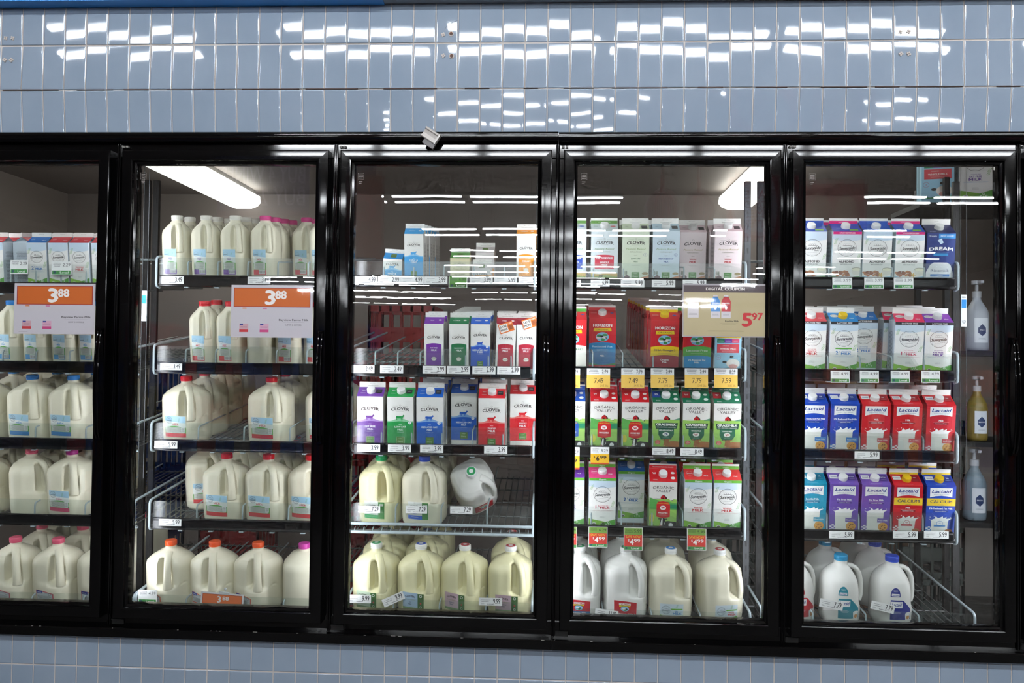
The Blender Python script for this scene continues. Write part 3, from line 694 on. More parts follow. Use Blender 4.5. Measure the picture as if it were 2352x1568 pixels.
def _heavy(h):
    a = Art(); a.band(-35, 35, 0, h, '#dcd6d2', 1); clover_head(a, 70, h-16); a.band(-35, 35, 0, h*.52, '#f0a03c', 2, 3); a.txt('HEAVY WHIPPING', 0, h*.3, 4.5, '#fdf3e0', 3, w=54, bold=.04); a.txt('CREAM', 0, h*.14, 6, '#fdf3e0', 3, w=40, bold=.04); return a
D('p_hw', lambda: pint('p_hw', _heavy(92), '#cfc6c2', '#e6dfda', .112), 'heavy cream pint carton with orange lower half')
D('p_hs', lambda: pint('p_hs', _heavy(44), '#cfc6c2', '#e6dfda', .05), 'short cream half pint carton with orange base')
D('la_2', lambda: lactaid('la_2', '#1d48b4', '#173a8c', '2% Reduced Fat Milk', acc='#3f86cc'), 'blue lactose free carton with splash')
D('la_w', lambda: lactaid('la_w', '#d2232c', '#9c1c24', 'Milk', acc='#d0505a', gt='Milk'), 'red lactose free carton with splash')
D('la_1', lambda: lactaid('la_1', '#1894b4', '#127290', 'Lowfat Milk', acc='#3aa0c0', gt='1%'), 'teal lactose free carton with splash')
D('la_f', lambda: lactaid('la_f', '#7457b0', '#56408c', 'Fat Free Milk', acc='#7a64b4', gt='Fat Free'), 'purple lactose free carton with splash')
D('la_wc', lambda: lactaid('la_wc', '#cf1f2a', '#941822', 'Milk', True, '#c8404a', '#f0c41c', 'Milk'), 'red calcium carton with yellow cap')
D('la_2c', lambda: lactaid('la_2c', '#1d48b4', '#173a8c', '2% Reduced Fat Milk', True, '#3f86cc', '#f0c41c', '2%'), 'blue calcium carton with yellow cap')
D('ov_r', lambda: ov('ov_r', 'red'), 'red roofed carton with barn and black cow')
D('ov_b', lambda: ov('ov_b', 'blue'), 'blue roofed carton with barn')
D('ov_g2', lambda: ov('ov_g2', 'grass2'), 'green roofed barn carton with blue corner')
D('ov_gw', lambda: ov('ov_gw', 'grassw'), 'green roofed barn carton with red corner')
D('hz_d', lambda: hz('hz_d', '#f4d01e', '#a81e30', 'DHA Omega-3', ('Organic','Milk'), '#f0cf1c', '#2c2a50', '#f4d01e', 'DHA Omega-3'), 'red carton with yellow cap and yellow band')
D('hz_l', lambda: hz('hz_l', '#57ae46', '#1d94d2', 'Lactose-Free', ('2% Reduced Fat','Milk'), '#f2f1ee', '#f2f6ee', '#57ae46'), 'red carton with green band and blue base')
D('hz_2', lambda: hz('hz_2', '#2d8fc8', '#2377b0', 'Reduced Fat', ('Milk',), '#e9e8e4', '#dfeefa'), 'red carton with blue lower half')
D('hz_g', lambda: hz('hz_g', '#efe9e0', '#e9e2d8', 'GRASS-FED', ('Milk',), '#e9e8e4', '#1f7a4a', '#57ae46'), 'red and white grass fed carton')
D('gy', lambda: carton('gy', .094, .19, .026, .018, f_years(94, 190), '#9fd2ea', '#9fd2ea', [], dict(bands=[(0,1,'#efe9e4')]), '#f0efea'), 'light blue carton with growing years print')
D('so_f', lambda: sunny('so_f', ('FAT FREE','MILK'), '#6d3fa0', '#7a3fae', stripe=('#6cb33c','Organic'), fin=ORGF2), 'purple roofed farm carton with green stripe')
D('so_1', lambda: sunny('so_1', ('1','LOW FAT','MILK'), '#d63a54', '#e84a86', stripe=('#6cb33c','Organic'), fin=ORGF2), 'pink roofed farm carton with green stripe')
D('so_2', lambda: sunny('so_2', ('2','REDUCED FAT','MILK'), '#1e6cbc', '#1f70c0', stripe=('#6cb33c','Organic'), fin=ORGF2), 'blue roofed farm carton with green stripe')
D('so_w', lambda: sunny('so_w', ('WHOLE','MILK'), '#d8373e', '#e23a3a', stripe=('#6cb33c','Organic'), fin=ORGF2), 'red roofed farm carton with green stripe')
BLK = ('#2a2a2e','LACTOSE FREE')
D('lf_w', lambda: sunny('lf_w', ('WHOLE','MILK'), '#d8373e', '#e0525a', stripe=BLK, pre='LACTOSE FREE'), 'coral roofed farm carton with black stripe')
D('lf_2y', lambda: sunny('lf_2y', ('2','REDUCED FAT','MILK'), '#2a86cc', '#2388cc', stripe=BLK, pre='LACTOSE FREE', cap='#f2c81a', extra='protein'), 'blue roofed farm carton with yellow cap')
D('lf_2', lambda: sunny('lf_2', ('2','REDUCED FAT','MILK'), '#2a78c2', '#2074bc', stripe=BLK, pre='LACTOSE FREE'), 'blue roofed farm carton with black stripe')
D('lf_1', lambda: sunny('lf_1', ('1','LOW FAT','MILK'), '#d62f58', '#e0305c', stripe=BLK, pre='LACTOSE FREE'), 'crimson roofed farm carton with black stripe')
D('lf_f', lambda: sunny('lf_f', ('FAT FREE','MILK'), '#6d3fa0', '#8a3fae', stripe=BLK, pre='LACTOSE FREE'), 'purple roofed farm carton with black stripe')
def almond(key, stripe, van, band, gtop):
    return carton(key, .1, .185, .03, .019, f_almond(100, 185, stripe, van, band), '#cfdfe4', '#2556b4', [('r',.1,.4,.12,.28,'#8ac43c'),('f',-.25,.4,24,2,'#9ab4e0')],
        dict(bands=[(0,.55,gtop),(.55,1,'#efede6')], txt=[('UNSWEETENED',0,.27,3.4,'#fbe6ee')] if stripe else []), '#f2f1ee')
D('al_o', lambda: almond('al_o', False, False, '#6cbf2c', '#2556b4'), 'blue roofed almond carton with green base')
D('al_u', lambda: almond('al_u', True, False, '#3f9a3c', '#e0207c'), 'almond carton with pink stripe and green base')
D('al_v', lambda: almond('al_v', False, True, '#8ccbec', '#2556b4'), 'almond carton with vanilla flower and no stripe')
D('al_w', lambda: almond('al_w', True, True, '#8ccbec', '#e0207c'), 'almond carton with pink stripe and vanilla flower')
D('dream', lambda: carton('dream', .098, .183, .03, .02, f_dream(98, 183), '#31417f', '#2c3158', [('t','Dream',-.3,.1,5,'#cfd4e6')], dict(bands=[(0,1,'#e6e2dc')], txt=[('FEB 28 20',0,.6,2.4,'#8f8d86')]), '#f0efea'), 'dark blue rice drink carton')

# ------------------------------------------------------------------ jugs
def se(th, n=3.3, ph=R(45)):
    c = abs(math.cos(th-ph)); s = abs(math.sin(th-ph))
    return (c**n + s**n)**(-1/n)
def angd(a, b):
    return (a-b+math.pi) % (2*math.pi) - math.pi
def lerp_prof(P, z):
    for (z0, r0), (z1, r1) in zip(P, P[1:]):
        if z <= z1:
            t = (z-z0)/(z1-z0) if z1 > z0 else 0
            return r0 + (r1-r0)*max(0, t)
    return P[-1][1]
SPEC = {
 'gal': dict(P=[(0,.060),(.004,.068),(.012,.0735),(.03,.0755),(.1,.0765),(.165,.0755),(.18,.072),(.194,.062),(.206,.046),(.215,.030),(.219,.0215),(.222,.0195),(.232,.0192)],
   hz=(.098,.196), hd=.5, nk=.232, capr=.0205, caph=.018, H=[(.0,-.030,.2075),(.0,-.052,.198),(.0,-.068,.178),(.0,-.077,.15),(.0,-.0805,.118),(.0,-.079,.092)], hr=.0115, pitch=.152),
 'hgal': dict(P=[(0,.038),(.004,.043),(.012,.046),(.03,.0475),(.1,.049),(.17,.0485),(.19,.046),(.203,.039),(.213,.030),(.222,.0225),(.226,.0195),(.232,.019)],
   hz=(.118,.208), hd=.47, nk=.232, capr=.0205, caph=.018, H=[(.0,-.026,.212),(.0,-.041,.203),(.0,-.049,.185),(.0,-.052,.155),(.0,-.053,.13),(.0,-.0515,.112)], hr=.0075, pitch=.104),
}
def rad(kind, th, z, notch=True):
    S = SPEC[kind]; w = lerp_prof(S['P'], z)
    top = S['P'][-1][0]
    k = min(1, max(0, (top-.02-z)/.03))       # becomes round near the neck
    r = w*(se(th)*k + (1-k)*1.0)
    if notch:
        z0, z1 = S['hz']
        d = 1/(1+math.exp(-(z-z0)/.004)) * 1/(1+math.exp((z-z1)/.004))
        a = angd(th, R(-90))
        g = math.exp(-(abs(a+.2)/(.36 if kind == 'gal' else .42))**7)      # the finger hole opens on the left of the handle
        r *= 1 - S['hd']*d*g
        # shallow finger pockets on both sides of the handle
        g2 = math.exp(-(abs(a+.75)/.35)**4); r *= 1-.07*g2*d
        g3 = math.exp(-(abs(a-.2)/.22)**4); r *= 1-.10*g3*d
    return r
def jug_body(kind, dimple=True):
    S = SPEC[kind]; zs = [p[0] for p in S['P']]
    z0, z1 = S['hz']
    zz = set(zs)
    for q in (z0, z1):
        for dz in (-.012,-.007,-.003,0,.003,.007,.012): zz.add(q+dz)
    z = 0
    while z < S['P'][-1][0]: zz.add(round(z, 4)); z += .012
    zz = sorted(a for a in zz if 0 <= a <= S['P'][-1][0])
    N = 72; mb = MB(); vs = []; fs = []
    for z in zz:
        for k in range(N):
            th = 2*math.pi*k/N; r = rad(kind, th, z)
            if dimple and kind == 'gal' and .04 < z < .12:
                a = angd(th, R(-45)); d = math.hypot(a*.09, z-.078)
                if .024 < d < .031: r -= .0022
            vs.append((r*math.cos(th), r*math.sin(th), z))
    for i in range(len(zz)-1):
        for k in range(N): k2 = (k+1) % N; fs.append((i*N+k, i*N+k2, (i+1)*N+k2, (i+1)*N+k))
    fs.append(tuple(range(N))[::-1]); fs.append(tuple((len(zz)-1)*N+k for k in range(N)))
    mb.add(vs, fs)
    return mb
def jug_handle(kind):
    S = SPEC[kind]; P = [Vector(p) for p in S['H']]
    Q = []
    for i in range(len(P)-1):
        p0 = P[max(i-1,0)]; p1 = P[i]; p2 = P[i+1]; p3 = P[min(i+2,len(P)-1)]
        for t in (0, .34, .67):
            Q.append(.5*((2*p1)+(-p0+p2)*t+(2*p0-5*p1+4*p2-p3)*t*t+(-p0+3*p1-3*p2+p3)*t**3))
    Q.append(P[-1]); n = len(Q); r = S['hr']
    rs = [(r*(1.08+.35*abs(2*i/(n-1)-1)**2), r*.85) for i in range(n)]
    mb = MB(); mb.tube(Q, rs, 14); return mb
def cap_mesh(r, h, col, top=None, disc=None):
    q = MB(); cc = hexc(col); tc = hexc(top or col)
    q.lathe([(r*1.02,0),(r*1.02,h*.22),(r*.97,h*.26),(r,h*.3),(r,h*.86),(r*.93,h*.97),(r*.6,h),(0,h)], 32, cc)
    for k in range(32):
        th = 2*math.pi*k/32; q.box((-.0005,-.0006,h*.32),(.0006,.0006,h*.84), cc, M=Matrix.Translation((r*math.cos(th), r*math.sin(th), 0)) @ Matrix.Rotation(th, 4, 'Z'))
    if disc:
        q.lathe([(r*.8,h+.0002),(r*.8,h+.0006),(0,h+.0007)], 24, hexc(disc)); q.lathe([(r*.38,h+.0008),(r*.38,h+.001),(0,h+.001)], 16, hexc('#e8e8e4'))
    return q.mesh('screw_cap', M_CAPM, smooth=40)
def wrap(kind, th0, z0, art, name='label'):
    """lay printed art on the jug wall: x = arc length from th0, y = height above z0"""
    zm = z0+.03
    tab = [0.]; step = R(1)
    r0 = rad(kind, th0, zm, False)
    def ang(s):
        sg = 1 if s >= 0 else -1; s = abs(s); th = th0; acc = 0
        while acc < s:
            r = rad(kind, th, zm, False); rn = rad(kind, th+sg*step, zm, False)
            d = math.hypot(r*step, rn-r)
            if acc+d >= s: th += sg*step*(s-acc)/d; break
            acc += d; th += sg*step
        return th
    cache = {}
    def fn(x, y, l):
        k = round(x, 1)
        if k not in cache: cache[k] = ang(k/1000)
        th = cache[k]; z = z0+y/1000
        r = rad(kind, th, z, False)+.0006+l*.00018
        return (r*math.cos(th), r*math.sin(th), z)
    mb = MB(); art.put(mb, fn, 0, 5)
    return mb.mesh(name, M_LABEL)
def a_table(a, x0, x1, y0, y1):
    a.band(x0, x1, y0, y1, '#d9dcd2', 2, 6)
    n = int((y1-y0)/2.2)
    for i in range(n): a.fine((x0+x1)/2, y1-1.6-i*2.2, (x1-x0)*.92, 1, '#5a5a56', 3, .9)
def l_sunny(w, h, col, t1, t2):
    a = Art(); n = 10
    a.band(-w/2, w/2, 0, h, '#e9eee9', 1, n); a.band(-w/2, w/2, lambda x: h*.72-3*math.sin(x/w*3), lambda x: h-(1.5 if w > 70 else 0)*(x/w*2)**2, '#a9d0e4', 2, n)
    rr = w*.19 if w < 70 else w*.15
    ssring(a, -w*.27, h*.8, rr)
    leaf(a, w*.2, h*.82, w*.07, '#6fae5a')
    a.txt(t1, 0 if w < 70 else w*.05, h*.655, 3, col, 3, bold=.02, maxw=w*.4); a.txt(t2, 0 if w < 70 else w*.05, h*.6, 5, col, 3, w=w*.3, bold=.05)
    a.band(-w/2, w/2, h*.1, lambda x: h*.5+3*math.cos(x/w*6.3), '#57a83c', 1.6, n)
    a_table(a, -w*.47, w*.44, h*.2, h*.475)
    a.band(-w/2, w/2, 0, h*.19, col, 3, n)
    if w < 70:
        a.band(-w*.06, w*.44, h*.03, h*.19, '#f2f2f0', 4, 2)
        for i in range(9): a.band(-w*.03+i*2.7, -w*.03+i*2.7+1.3, h*.05, h*.17, '#2a2a2a', 5, 1)
    else:
        a.band(w*.3, w*.46, h*.24, h*.5, '#f2f2f0', 4, 1)
        for i in range(6): a.band(w*.32, w*.44, h*.26+i*h*.036, h*.26+i*h*.036+1, '#2a2a2a', 5, 1)
    return a
def l_bay(w, h, col):
    a = Art()
    top = lambda x: h-3-5*((x+w/2)/w)**2*2
    a.band(-w/2, w/2, 0, top, col, 1, 12); a.band(-w*.45, w*.45, h*.3, lambda x: top(x)-3, '#c9cdd2', 2, 12)
    a.band(-w*.47, -w*.1, h*.74, h*.93, '#2b3d92', 3, 3); a.txt('Bayview', -w*.28, h*.83, 3.4, '#f2f2f6', 4, shear=.3)
    a.fine(w*.12, h*.8, w*.34, 2, '#7a7a7a', 3); a.ring(w*.3, h*.72, 5, 1.2, '#6b4a48', 3, 14); a_table(a, -w*.44, w*.42, h*.32, h*.62)
    a.band(-w*.44, -w*.08, h*.04, h*.24, '#efefec', 3, 2)
    for i in range(7): a.band(-w*.4+i*3, -w*.4+i*3+1.4, h*.07, h*.22, '#2a2a2a', 4, 1)
    return a
def l_clover(w, h, col, t):
    a = Art(); a.band(-w/2, w*.2, 0, h, '#eceee8', 1, 6); a.band(-w/2, w*.2, 0, h*.22, col, 2, 6)
    a.txt('CLOVER', -w*.16, h*.76, 7, '#23211f', 3, w=w*.48, bold=.035, arc=.42); a.txt(t, -w*.16, h*.46, 5, col, 3, maxw=w*.5, bold=.03); a.txt('MILK', -w*.16, h*.33, 5, col, 3, bold=.03)
    a.fine(-w*.16, h*.12, w*.4, 1, '#f0f0f0', 3)
    a.band(w*.2, w/2, 0, h*.97, '#3f8a3a', 1, 3); a.band(w*.25, w*.45, h*.74, h*.86, '#e8ece0', 2, 1); a.fine(w*.35, h*.83, 12, 3, '#4a4a3a', 3); a.fine(w*.35, h*.45, 14, 4, '#c8dcb8', 3)
    a.ring(-w*.16, h*.93, 2.6, .5, '#6a675f', 3, 10)
    return a
def l_clorg(w, h, bg, t):
    a = Art(); a.band(-w/2, w*.22, 0, h, bg, 1, 6)
    a.txt('CLOVER', -w*.14, h*.8, 6.4, '#2a2626', 3, w=w*.46, bold=.035, arc=.35); a.txt('Pasture Raised', -w*.14, h*.6, 4, '#8a9a5a', 3, w=w*.5, bold=0, shear=.3); a.txt(t, -w*.14, h*.44, 4, '#4a5a7a', 3, maxw=w*.44, bold=.03); a.txt('MILK', -w*.14, h*.33, 4.4, '#4a5a7a', 3, bold=.03)
    a.band(w*.22, w/2, 0, h*.98, '#3c6b2c', 1, 3); a.ring(w*.36, h*.84, 5, 1.6, '#eef2ea', 2, 14); a.ell(w*.36, h*.42, 3, 3.4, '#c0392b', 2, 10); a.ring(w*.36, h*.2, 4, 1, '#e8e8de', 2, 12)
    a.band(-w/2, w*.22, 0, h*.14, '#7d9a6a', 2, 4)
    return a
def l_horizon(w, h, bot=None):
    a = Art(); top = lambda x: h-1-6*((x+w/2)/w)**2
    a.band(-w/2, w/2, 0, top, '#c4202e', 1, 10)
    a.txt('HORIZON', -w*.02, h*.78, 7, '#f6f3ee', 3, w=w*.5, bold=.05); a.band(-w*.26, w*.22, h*.62, h*.71, '#f2d11e', 3, 3); a.txt('ORGANIC', -w*.02, h*.665, 4, '#2d5a35', 4, w=w*.36)
    a.ell(-w*.02, h*.5, 14, 9, '#8ecbea', 3); a.ell(-w*.06, h*.5, 6, 3, '#f2f2ee', 4); a.ell(w*.04, h*.48, 5, 3, '#262220', 4); a.ell(0, h*.42, 4, 3, '#3f9b52', 4)
    if bot: a.band(-w/2, w/2, 0, lambda x: h*.3-4*(x/w)**2, '#2377b0', 3, 8)
    a.txt('Organic Milk', 0, h*.2, 5, '#f6f3ee', 4, w=w*.66, bold=.02)
    return a
def l_ssorg(w, h, col, t):
    a = Art(); a.band(-w/2, w/2, 0, h, '#d3e2ea', 1, 8); ssring(a, -w*.24, h*.58, w*.19); leaf(a, w*.22, h*.84, w*.07, '#5fa650')
    a.band(-w*.02, w*.46, h*.6, h*.68, '#6cb33c', 2, 3); a.txt(t, w*.2, h*.48, 4 if len(t) > 2 else 6, col, 3, bold=.03, maxw=w*.34); a.txt('MILK', w*.24, h*.34, 6.5, col, 3, w=w*.36, bold=.05)
    a.band(-w/2, w/2, 0, lambda x: h*.14+4*(x/w*2)**2, '#5fae3c', 2, 8)
    return a
def jug(key, kind, m, capcol, label=None, disc=None, th0=R(-134), z0=.03, rot=0):
    if key in _proto: return _proto[key]
    S = SPEC[kind]
    bk = ('b', kind, m.name)
    if bk not in _proto:
        _proto[bk] = (jug_body(kind).mesh('jug_body', m, smooth=60), jug_handle(kind).mesh('handle', m, smooth=60))
    b, h = _proto[bk]
    parts = [('jug_body', b, None), ('handle', h, None), ('screw_cap', cap_mesh(S['capr'], S['caph'], capcol, disc=disc), ((0,0,S['nk']-.003), (0,0,0)))]
    if label is not None: parts.append(('label', wrap(kind, th0, z0, label), None))
    _proto[key] = dict(parts=parts, w=S['pitch'], h=S['nk']+S['caph'], pitch=S['pitch'], cat='milk jug', name='milk_jug', round=True)
    return _proto[key]
def DJ(key, *a, desc, **k): DES[key] = ((lambda: jug(key, *a, **k)), desc)
DJ('g_2', 'gal', M_JUG, '#2f86d0', l_sunny(86, 78, '#3a86c8', '2%', 'MILK'), desc='gallon milk jug with blue cap')
DJ('g_pk', 'gal', M_JUG, '#e0607c', desc='unlabelled gallon milk jug with pink cap')
DJ('g_pu', 'gal', M_JUG, '#b0308c', l_sunny(86, 78, '#d84a72', '1%', 'MILK'), desc='gallon milk jug with magenta cap')
DJ('g_bp', 'gal', M_JUG, '#e4607e', l_bay(74, 56, '#c8455a'), z0=.022, desc='pink capped gallon jug with red label')
DJ('g_bo', 'gal', M_JUG, '#f05a1e', l_bay(74, 56, '#e05a34'), z0=.022, desc='gallon milk jug with orange cap')
DJ('g_bm', 'gal', M_JUG, '#c43a9c', desc='turned gallon milk jug with magenta cap')
DJ('g_r', 'gal', M_JUG, '#dc2430', l_sunny(86, 78, '#d8383e', 'WHOLE', 'MILK'), desc='gallon milk jug with red cap')
DJ('h_f', 'hgal', M_JUG, '#ebe7dc', l_sunny(50, 92, '#7a4aa8', 'FAT FREE', 'MILK'), desc='half gallon jug with clear cap and purple label')
DJ('h_1', 'hgal', M_JUG, '#dc4a90', l_sunny(50, 92, '#d83a4c', '1%', 'MILK'), desc='half gallon jug with pink cap')
DJ('h_r', 'hgal', M_JUG, '#dc2430', l_sunny(50, 92, '#d8383e', 'WHOLE', 'MILK'), desc='half gallon jug with red cap')
DJ('h_rb', 'hgal', M_JUG, '#dc2430', desc='half gallon jug turned away, no label')
DJ('h_b', 'hgal', M_JUG, '#2f86d0', l_sunny(50, 92, '#4a9ad8', '2%', 'MILK'), desc='half gallon jug with blue cap')
DJ('c_g', 'gal', M_JUGY, '#16a45c', l_clover(76, 64, '#23a455', 'LOW FAT'), desc='gallon milk jug with green cap')
DJ('c_b', 'gal', M_JUG, '#2a52c8', l_clover(76, 64, '#2a5fc8', 'REDUCED FAT'), desc='gallon milk jug with dark blue cap')
DJ('c_t', 'gal', M_JUGW, '#f0f0ee', l_horizon(74, 60), disc='#2fa060', desc='white gallon jug tipped towards the glass')
DJ('o_g', 'gal', M_JUGY, '#f0efe8', l_clorg(80, 62, '#c3d6bc', 'LOW FAT'), disc='#2f9a5c', desc='cream gallon jug with green dot cap')
DJ('o_b', 'gal', M_JUGY, '#f0efe8', l_clorg(80, 62, '#a9c3dc', '2%'), disc='#2a52b8', desc='cream gallon jug with blue dot cap')
DJ('o_r', 'gal', M_JUGY, '#f0efe8', l_clorg(80, 62, '#c9adb8', 'WHOLE'), disc='#c0323c', desc='cream gallon jug with red dot cap')
DJ('w_g', 'gal', M_JUGW, '#f2f2ee', l_horizon(78, 60, True), disc='#2fa060', z0=.02, desc='white gallon jug with red and blue label')
DJ('w_h', 'gal', M_JUGW, '#f2f2ee', l_horizon(78, 60), disc='#2fa060', z0=.02, desc='white gallon jug with red label')
DJ('w_2', 'gal', M_JUG, '#f2f2ee', l_ssorg(80, 52, '#2f86c8', '2%'), disc='#2f86d0', z0=.02, desc='gallon jug with blue dot cap and sky label')
DJ('w_w', 'gal', M_JUG, '#f2f2ee', l_ssorg(80, 52, '#d8383e', 'WHOLE'), disc='#cc2c34', z0=.02, desc='gallon jug with red dot cap and sky label')

# round-shouldered bottle with loop handle
def rl(th, z):
    P = [(0,.058),(.005,.066),(.02,.0705),(.1,.0725),(.14,.072),(.165,.0675),(.185,.058),(.2,.044),(.21,.031),(.217,.0245),(.232,.0235)]
    w = lerp_prof(P, z)
    k = min(1, max(0, (.19-z)/.08)); r = w*(se(th, 2.5, 0)*k+(1-k))
    a = abs(angd(th, 0)); d = 1/(1+math.exp(-(z-.085)/.006))*1/(1+math.exp((z-.2)/.006))
    return r*(1-.5*d*math.exp(-(a/.62)**4))
def lac_jug(key, capcol, col):
    if key in _proto: return _proto[key]
    if 'lacbody' not in _proto:
        N = 72; zz = sorted(set([0,.005,.012,.02,.165,.175,.185,.193,.2,.206,.21,.217,.224,.232]+[.03+.0115*i for i in range(13)]+[.075,.08,.09,.095]))
        mb = MB(); vs = [(rl(2*math.pi*k/N, z)*math.cos(2*math.pi*k/N), rl(2*math.pi*k/N, z)*math.sin(2*math.pi*k/N), z) for z in zz for k in range(N)]; fs = []
        for i in range(len(zz)-1):
            for k in range(N): k2 = (k+1) % N; fs.append((i*N+k, i*N+k2, (i+1)*N+k2, (i+1)*N+k))
        fs.append(tuple(range(N))[::-1]); fs.append(tuple((len(zz)-1)*N+k for k in range(N))); mb.add(vs, fs)
        h = MB(); P = [(.024,0,.208),(.04,0,.207),(.056,0,.198),(.068,0,.18),(.0745,0,.155),(.077,0,.125),(.077,0,.098),(.072,0,.078)]
        h.tube(P, [(.011,.0095)]*len(P), 14)
        _proto['lacbody'] = (mb.mesh('jug_body', M_JUGW, smooth=60), h.mesh('handle', M_JUGW, smooth=60))
    b, h = _proto['lacbody']
    a = Art(); w = 84
    a.band(-26, 52, 0, lambda x: 50 if x < 18 else 50-(x-18)*.75, col, 1, 12)
    a.band(-24, 16, 30, 46, '#f4f4f2', 2, 5); a.txt('Lactaid', -4, 39, 8, '#1d3f94', 3, w=34, bold=.03, shear=.25)
    a.poly([(30,0),(48,0),(50,14),(28,14)], '#eceae4', 2); a.ell(40, 15, 12, 4, '#f4f4f2', 3, 12); a.ell(40, 6, 7, 5, '#c98c52', 4, 12); a.fine(-2, 20, 30, 3, '#dfe6ea', 2)
    def fn(x, y, l):
        th = R(-90)+x/1000/.0725; z = .03+y/1000*1.5; r = max(rl(th, z), lerp_prof([(0,.07),(.1,.0725)], z)*se(th, 2.5, 0))+.0005+l*.00018
        return (r*math.cos(th), r*math.sin(th), z)
    lm = MB(); a.put(lm, fn, 0, 5); lab = lm.mesh('label', M_LABEL)
    a2 = Art(); a2.band(-17, 17, 0, lambda x: 34*math.sqrt(max(0, 1-(x/17.5)**2))**.9, col, 1, 12); a2.band(-13, 13, 3, 12, '#f2f2f0', 2, 4); a2.txt('Lactaid', 0, 7.5, 5, '#1d3f94', 3, w=22, bold=.03, shear=.25); a2.fine(0, 24, 16, 3, '#dfe6ea', 2)
    def fn2(x, y, l):
        z = .117+y/1000; th = R(-98)+x/1000/.072; r = rl(th, z)+.0007+l*.00018
        return (r*math.cos(th), r*math.sin(th), z)
    um = MB(); a2.put(um, fn2, 0, 4); ul = um.mesh('shoulder_label', M_LABEL)
    _proto[key] = dict(parts=[('jug_body', b, None), ('handle', h, None), ('screw_cap', cap_mesh(.0235, .021, capcol), ((0,0,.229),(0,0,0))), ('label', lab, None), ('shoulder_label', ul, None)],
        w=.15, h=.25, pitch=.155, sc=.94, cat='milk jug', name='milk_jug', round=True)
    return _proto[key]
D('lj_1', lambda: lac_jug('lj_1', '#1c94c4', '#17879a'), 'round shouldered white jug with teal cap')
D('lj_2', lambda: lac_jug('lj_2', '#1a44c0', '#27348a'), 'round shouldered white jug with dark blue cap')
D('lj_w', lambda: lac_jug('lj_w', '#c8202c', '#b8222e'), 'round shouldered white jug with red label')

# ------------------------------------------------------------------ doors and shelves layout (measured)
DW = .7134; DX = {1:-2.2295, 2:-1.4729, 3:-.719, 4:.0345, 5:.7853, 6:.7853+.7530}
ZT, ZB = ZC+.6976, ZC-.8917
DN = {1:'far left', 2:'second', 3:'middle', 4:'fourth', 5:'far right'}
SN = {1:'top', 2:'second', 3:'third', 4:'fourth', 5:'bottom'}
TILT = R(6.5)
YF = {1:.2, 2:.2, 3:.2, 4:.2, 5:.145}            # front of goods
pxc = {1:120, 2:500, 3:1016, 4:1500, 5:2010}
RT = {1:{1:648,2:829,3:1005,4:1180,5:1392}, 2:{1:632,2:832,3:1010,4:1191,5:1401}, 3:{1:633,2:839,3:1019,4:1200,5:1410},
      4:{1:638,2:843,3:1025,4:1207,5:1420}, 5:{1:636,2:848,3:1032,4:1217,5:1431}}   # top edge of the price rail
LT = {1:{1:597,2:797,3:972,4:1147,5:1362}, 2:{1:592,2:795,3:972.5,4:1153,5:1369}, 3:{1:600,2:801,3:980,4:1158,5:1379},
      4:{1:604,2:803,3:983,4:1166,5:1402}, 5:{1:604,2:810,3:994,4:1174.5,5:1404}}   # top edge of the clear lip
ARM = {1:{1:(-150,312),2:(-150,312),3:(-152,311),4:(-154,310),5:(-165,308)}, 2:{1:(361,776),2:(355,773),3:(349,770),4:(345,767),5:(314,762)},
       3:{1:(812,1228),2:(809,1226),3:(806,1225),4:(803,1224),5:(797,1222)}, 4:{1:(1294,1712),2:(1292,1711),3:(1290,1711),4:(1288,1710),5:(1275,1722)},
       5:{1:(1760,2199),2:(1758,2198),3:(1757,2197),4:(1755,2196),5:(1748,2237)}}
shelf_z = {}
for d in RT:
    for s in RT[d]:
        YR = YF[s]-.014
        zt = W(pxc[d], RT[d][s], YR)[1]
        shelf_z[d, s] = (zt, W(pxc[d], LT[d][s], YR)[1])

def base_z(d, s): return shelf_z[d, s][0]-.027
def top_z(d, s, y): return base_z(d, s) + (y-YF[s])*math.tan(TILT)

# ------------------------------------------------------------------ put the goods on the shelves
placed = []
def place(key, d, s, x, y, rot=0., lean=0., dz=0., extra=None, tip=None):
    fn, desc = DES[key]
    if key not in _proto: fn()
    P = _proto[key]
    rx = TILT
    loc = Vector((x, y, top_z(d, s, y)+.0015+dz))
    Mx = Matrix.Rotation(rx, 4, 'X') @ Matrix.Rotation(R(lean), 4, 'Y') @ Matrix.Rotation(R(rot), 4, 'Z')
    if tip is not None:
        Mx = Matrix.Rotation(R(tip), 4, 'X') @ Matrix.Rotation(R(lean), 4, 'Y') @ Matrix.Rotation(R(rot), 4, 'Z')
        me = P['parts'][0][1]; vs = [Mx @ v.co for v in me.vertices]
        y0 = min(v.y for v in vs)
        loc.y += -y0-P['w']/2 if P.get('round') else -y0
        loc.z = max(top_z(d, s, loc.y+v.y)-v.z for v in vs)+.0015
    root = empty(P['name'], loc); root.matrix_world = Matrix.Translation(loc) @ Mx @ Matrix.Scale(P.get('sc', 1), 4)
    for n, me, tr in P['parts']:
        o = link(n, me, root)
        if tr: o.location = tr[0]; o.rotation_euler = tr[1]
    root['category'] = P['cat']
    placed.append(dict(o=root, key=key, desc=extra or desc, d=d, s=s, x=x, y=y))
    return root

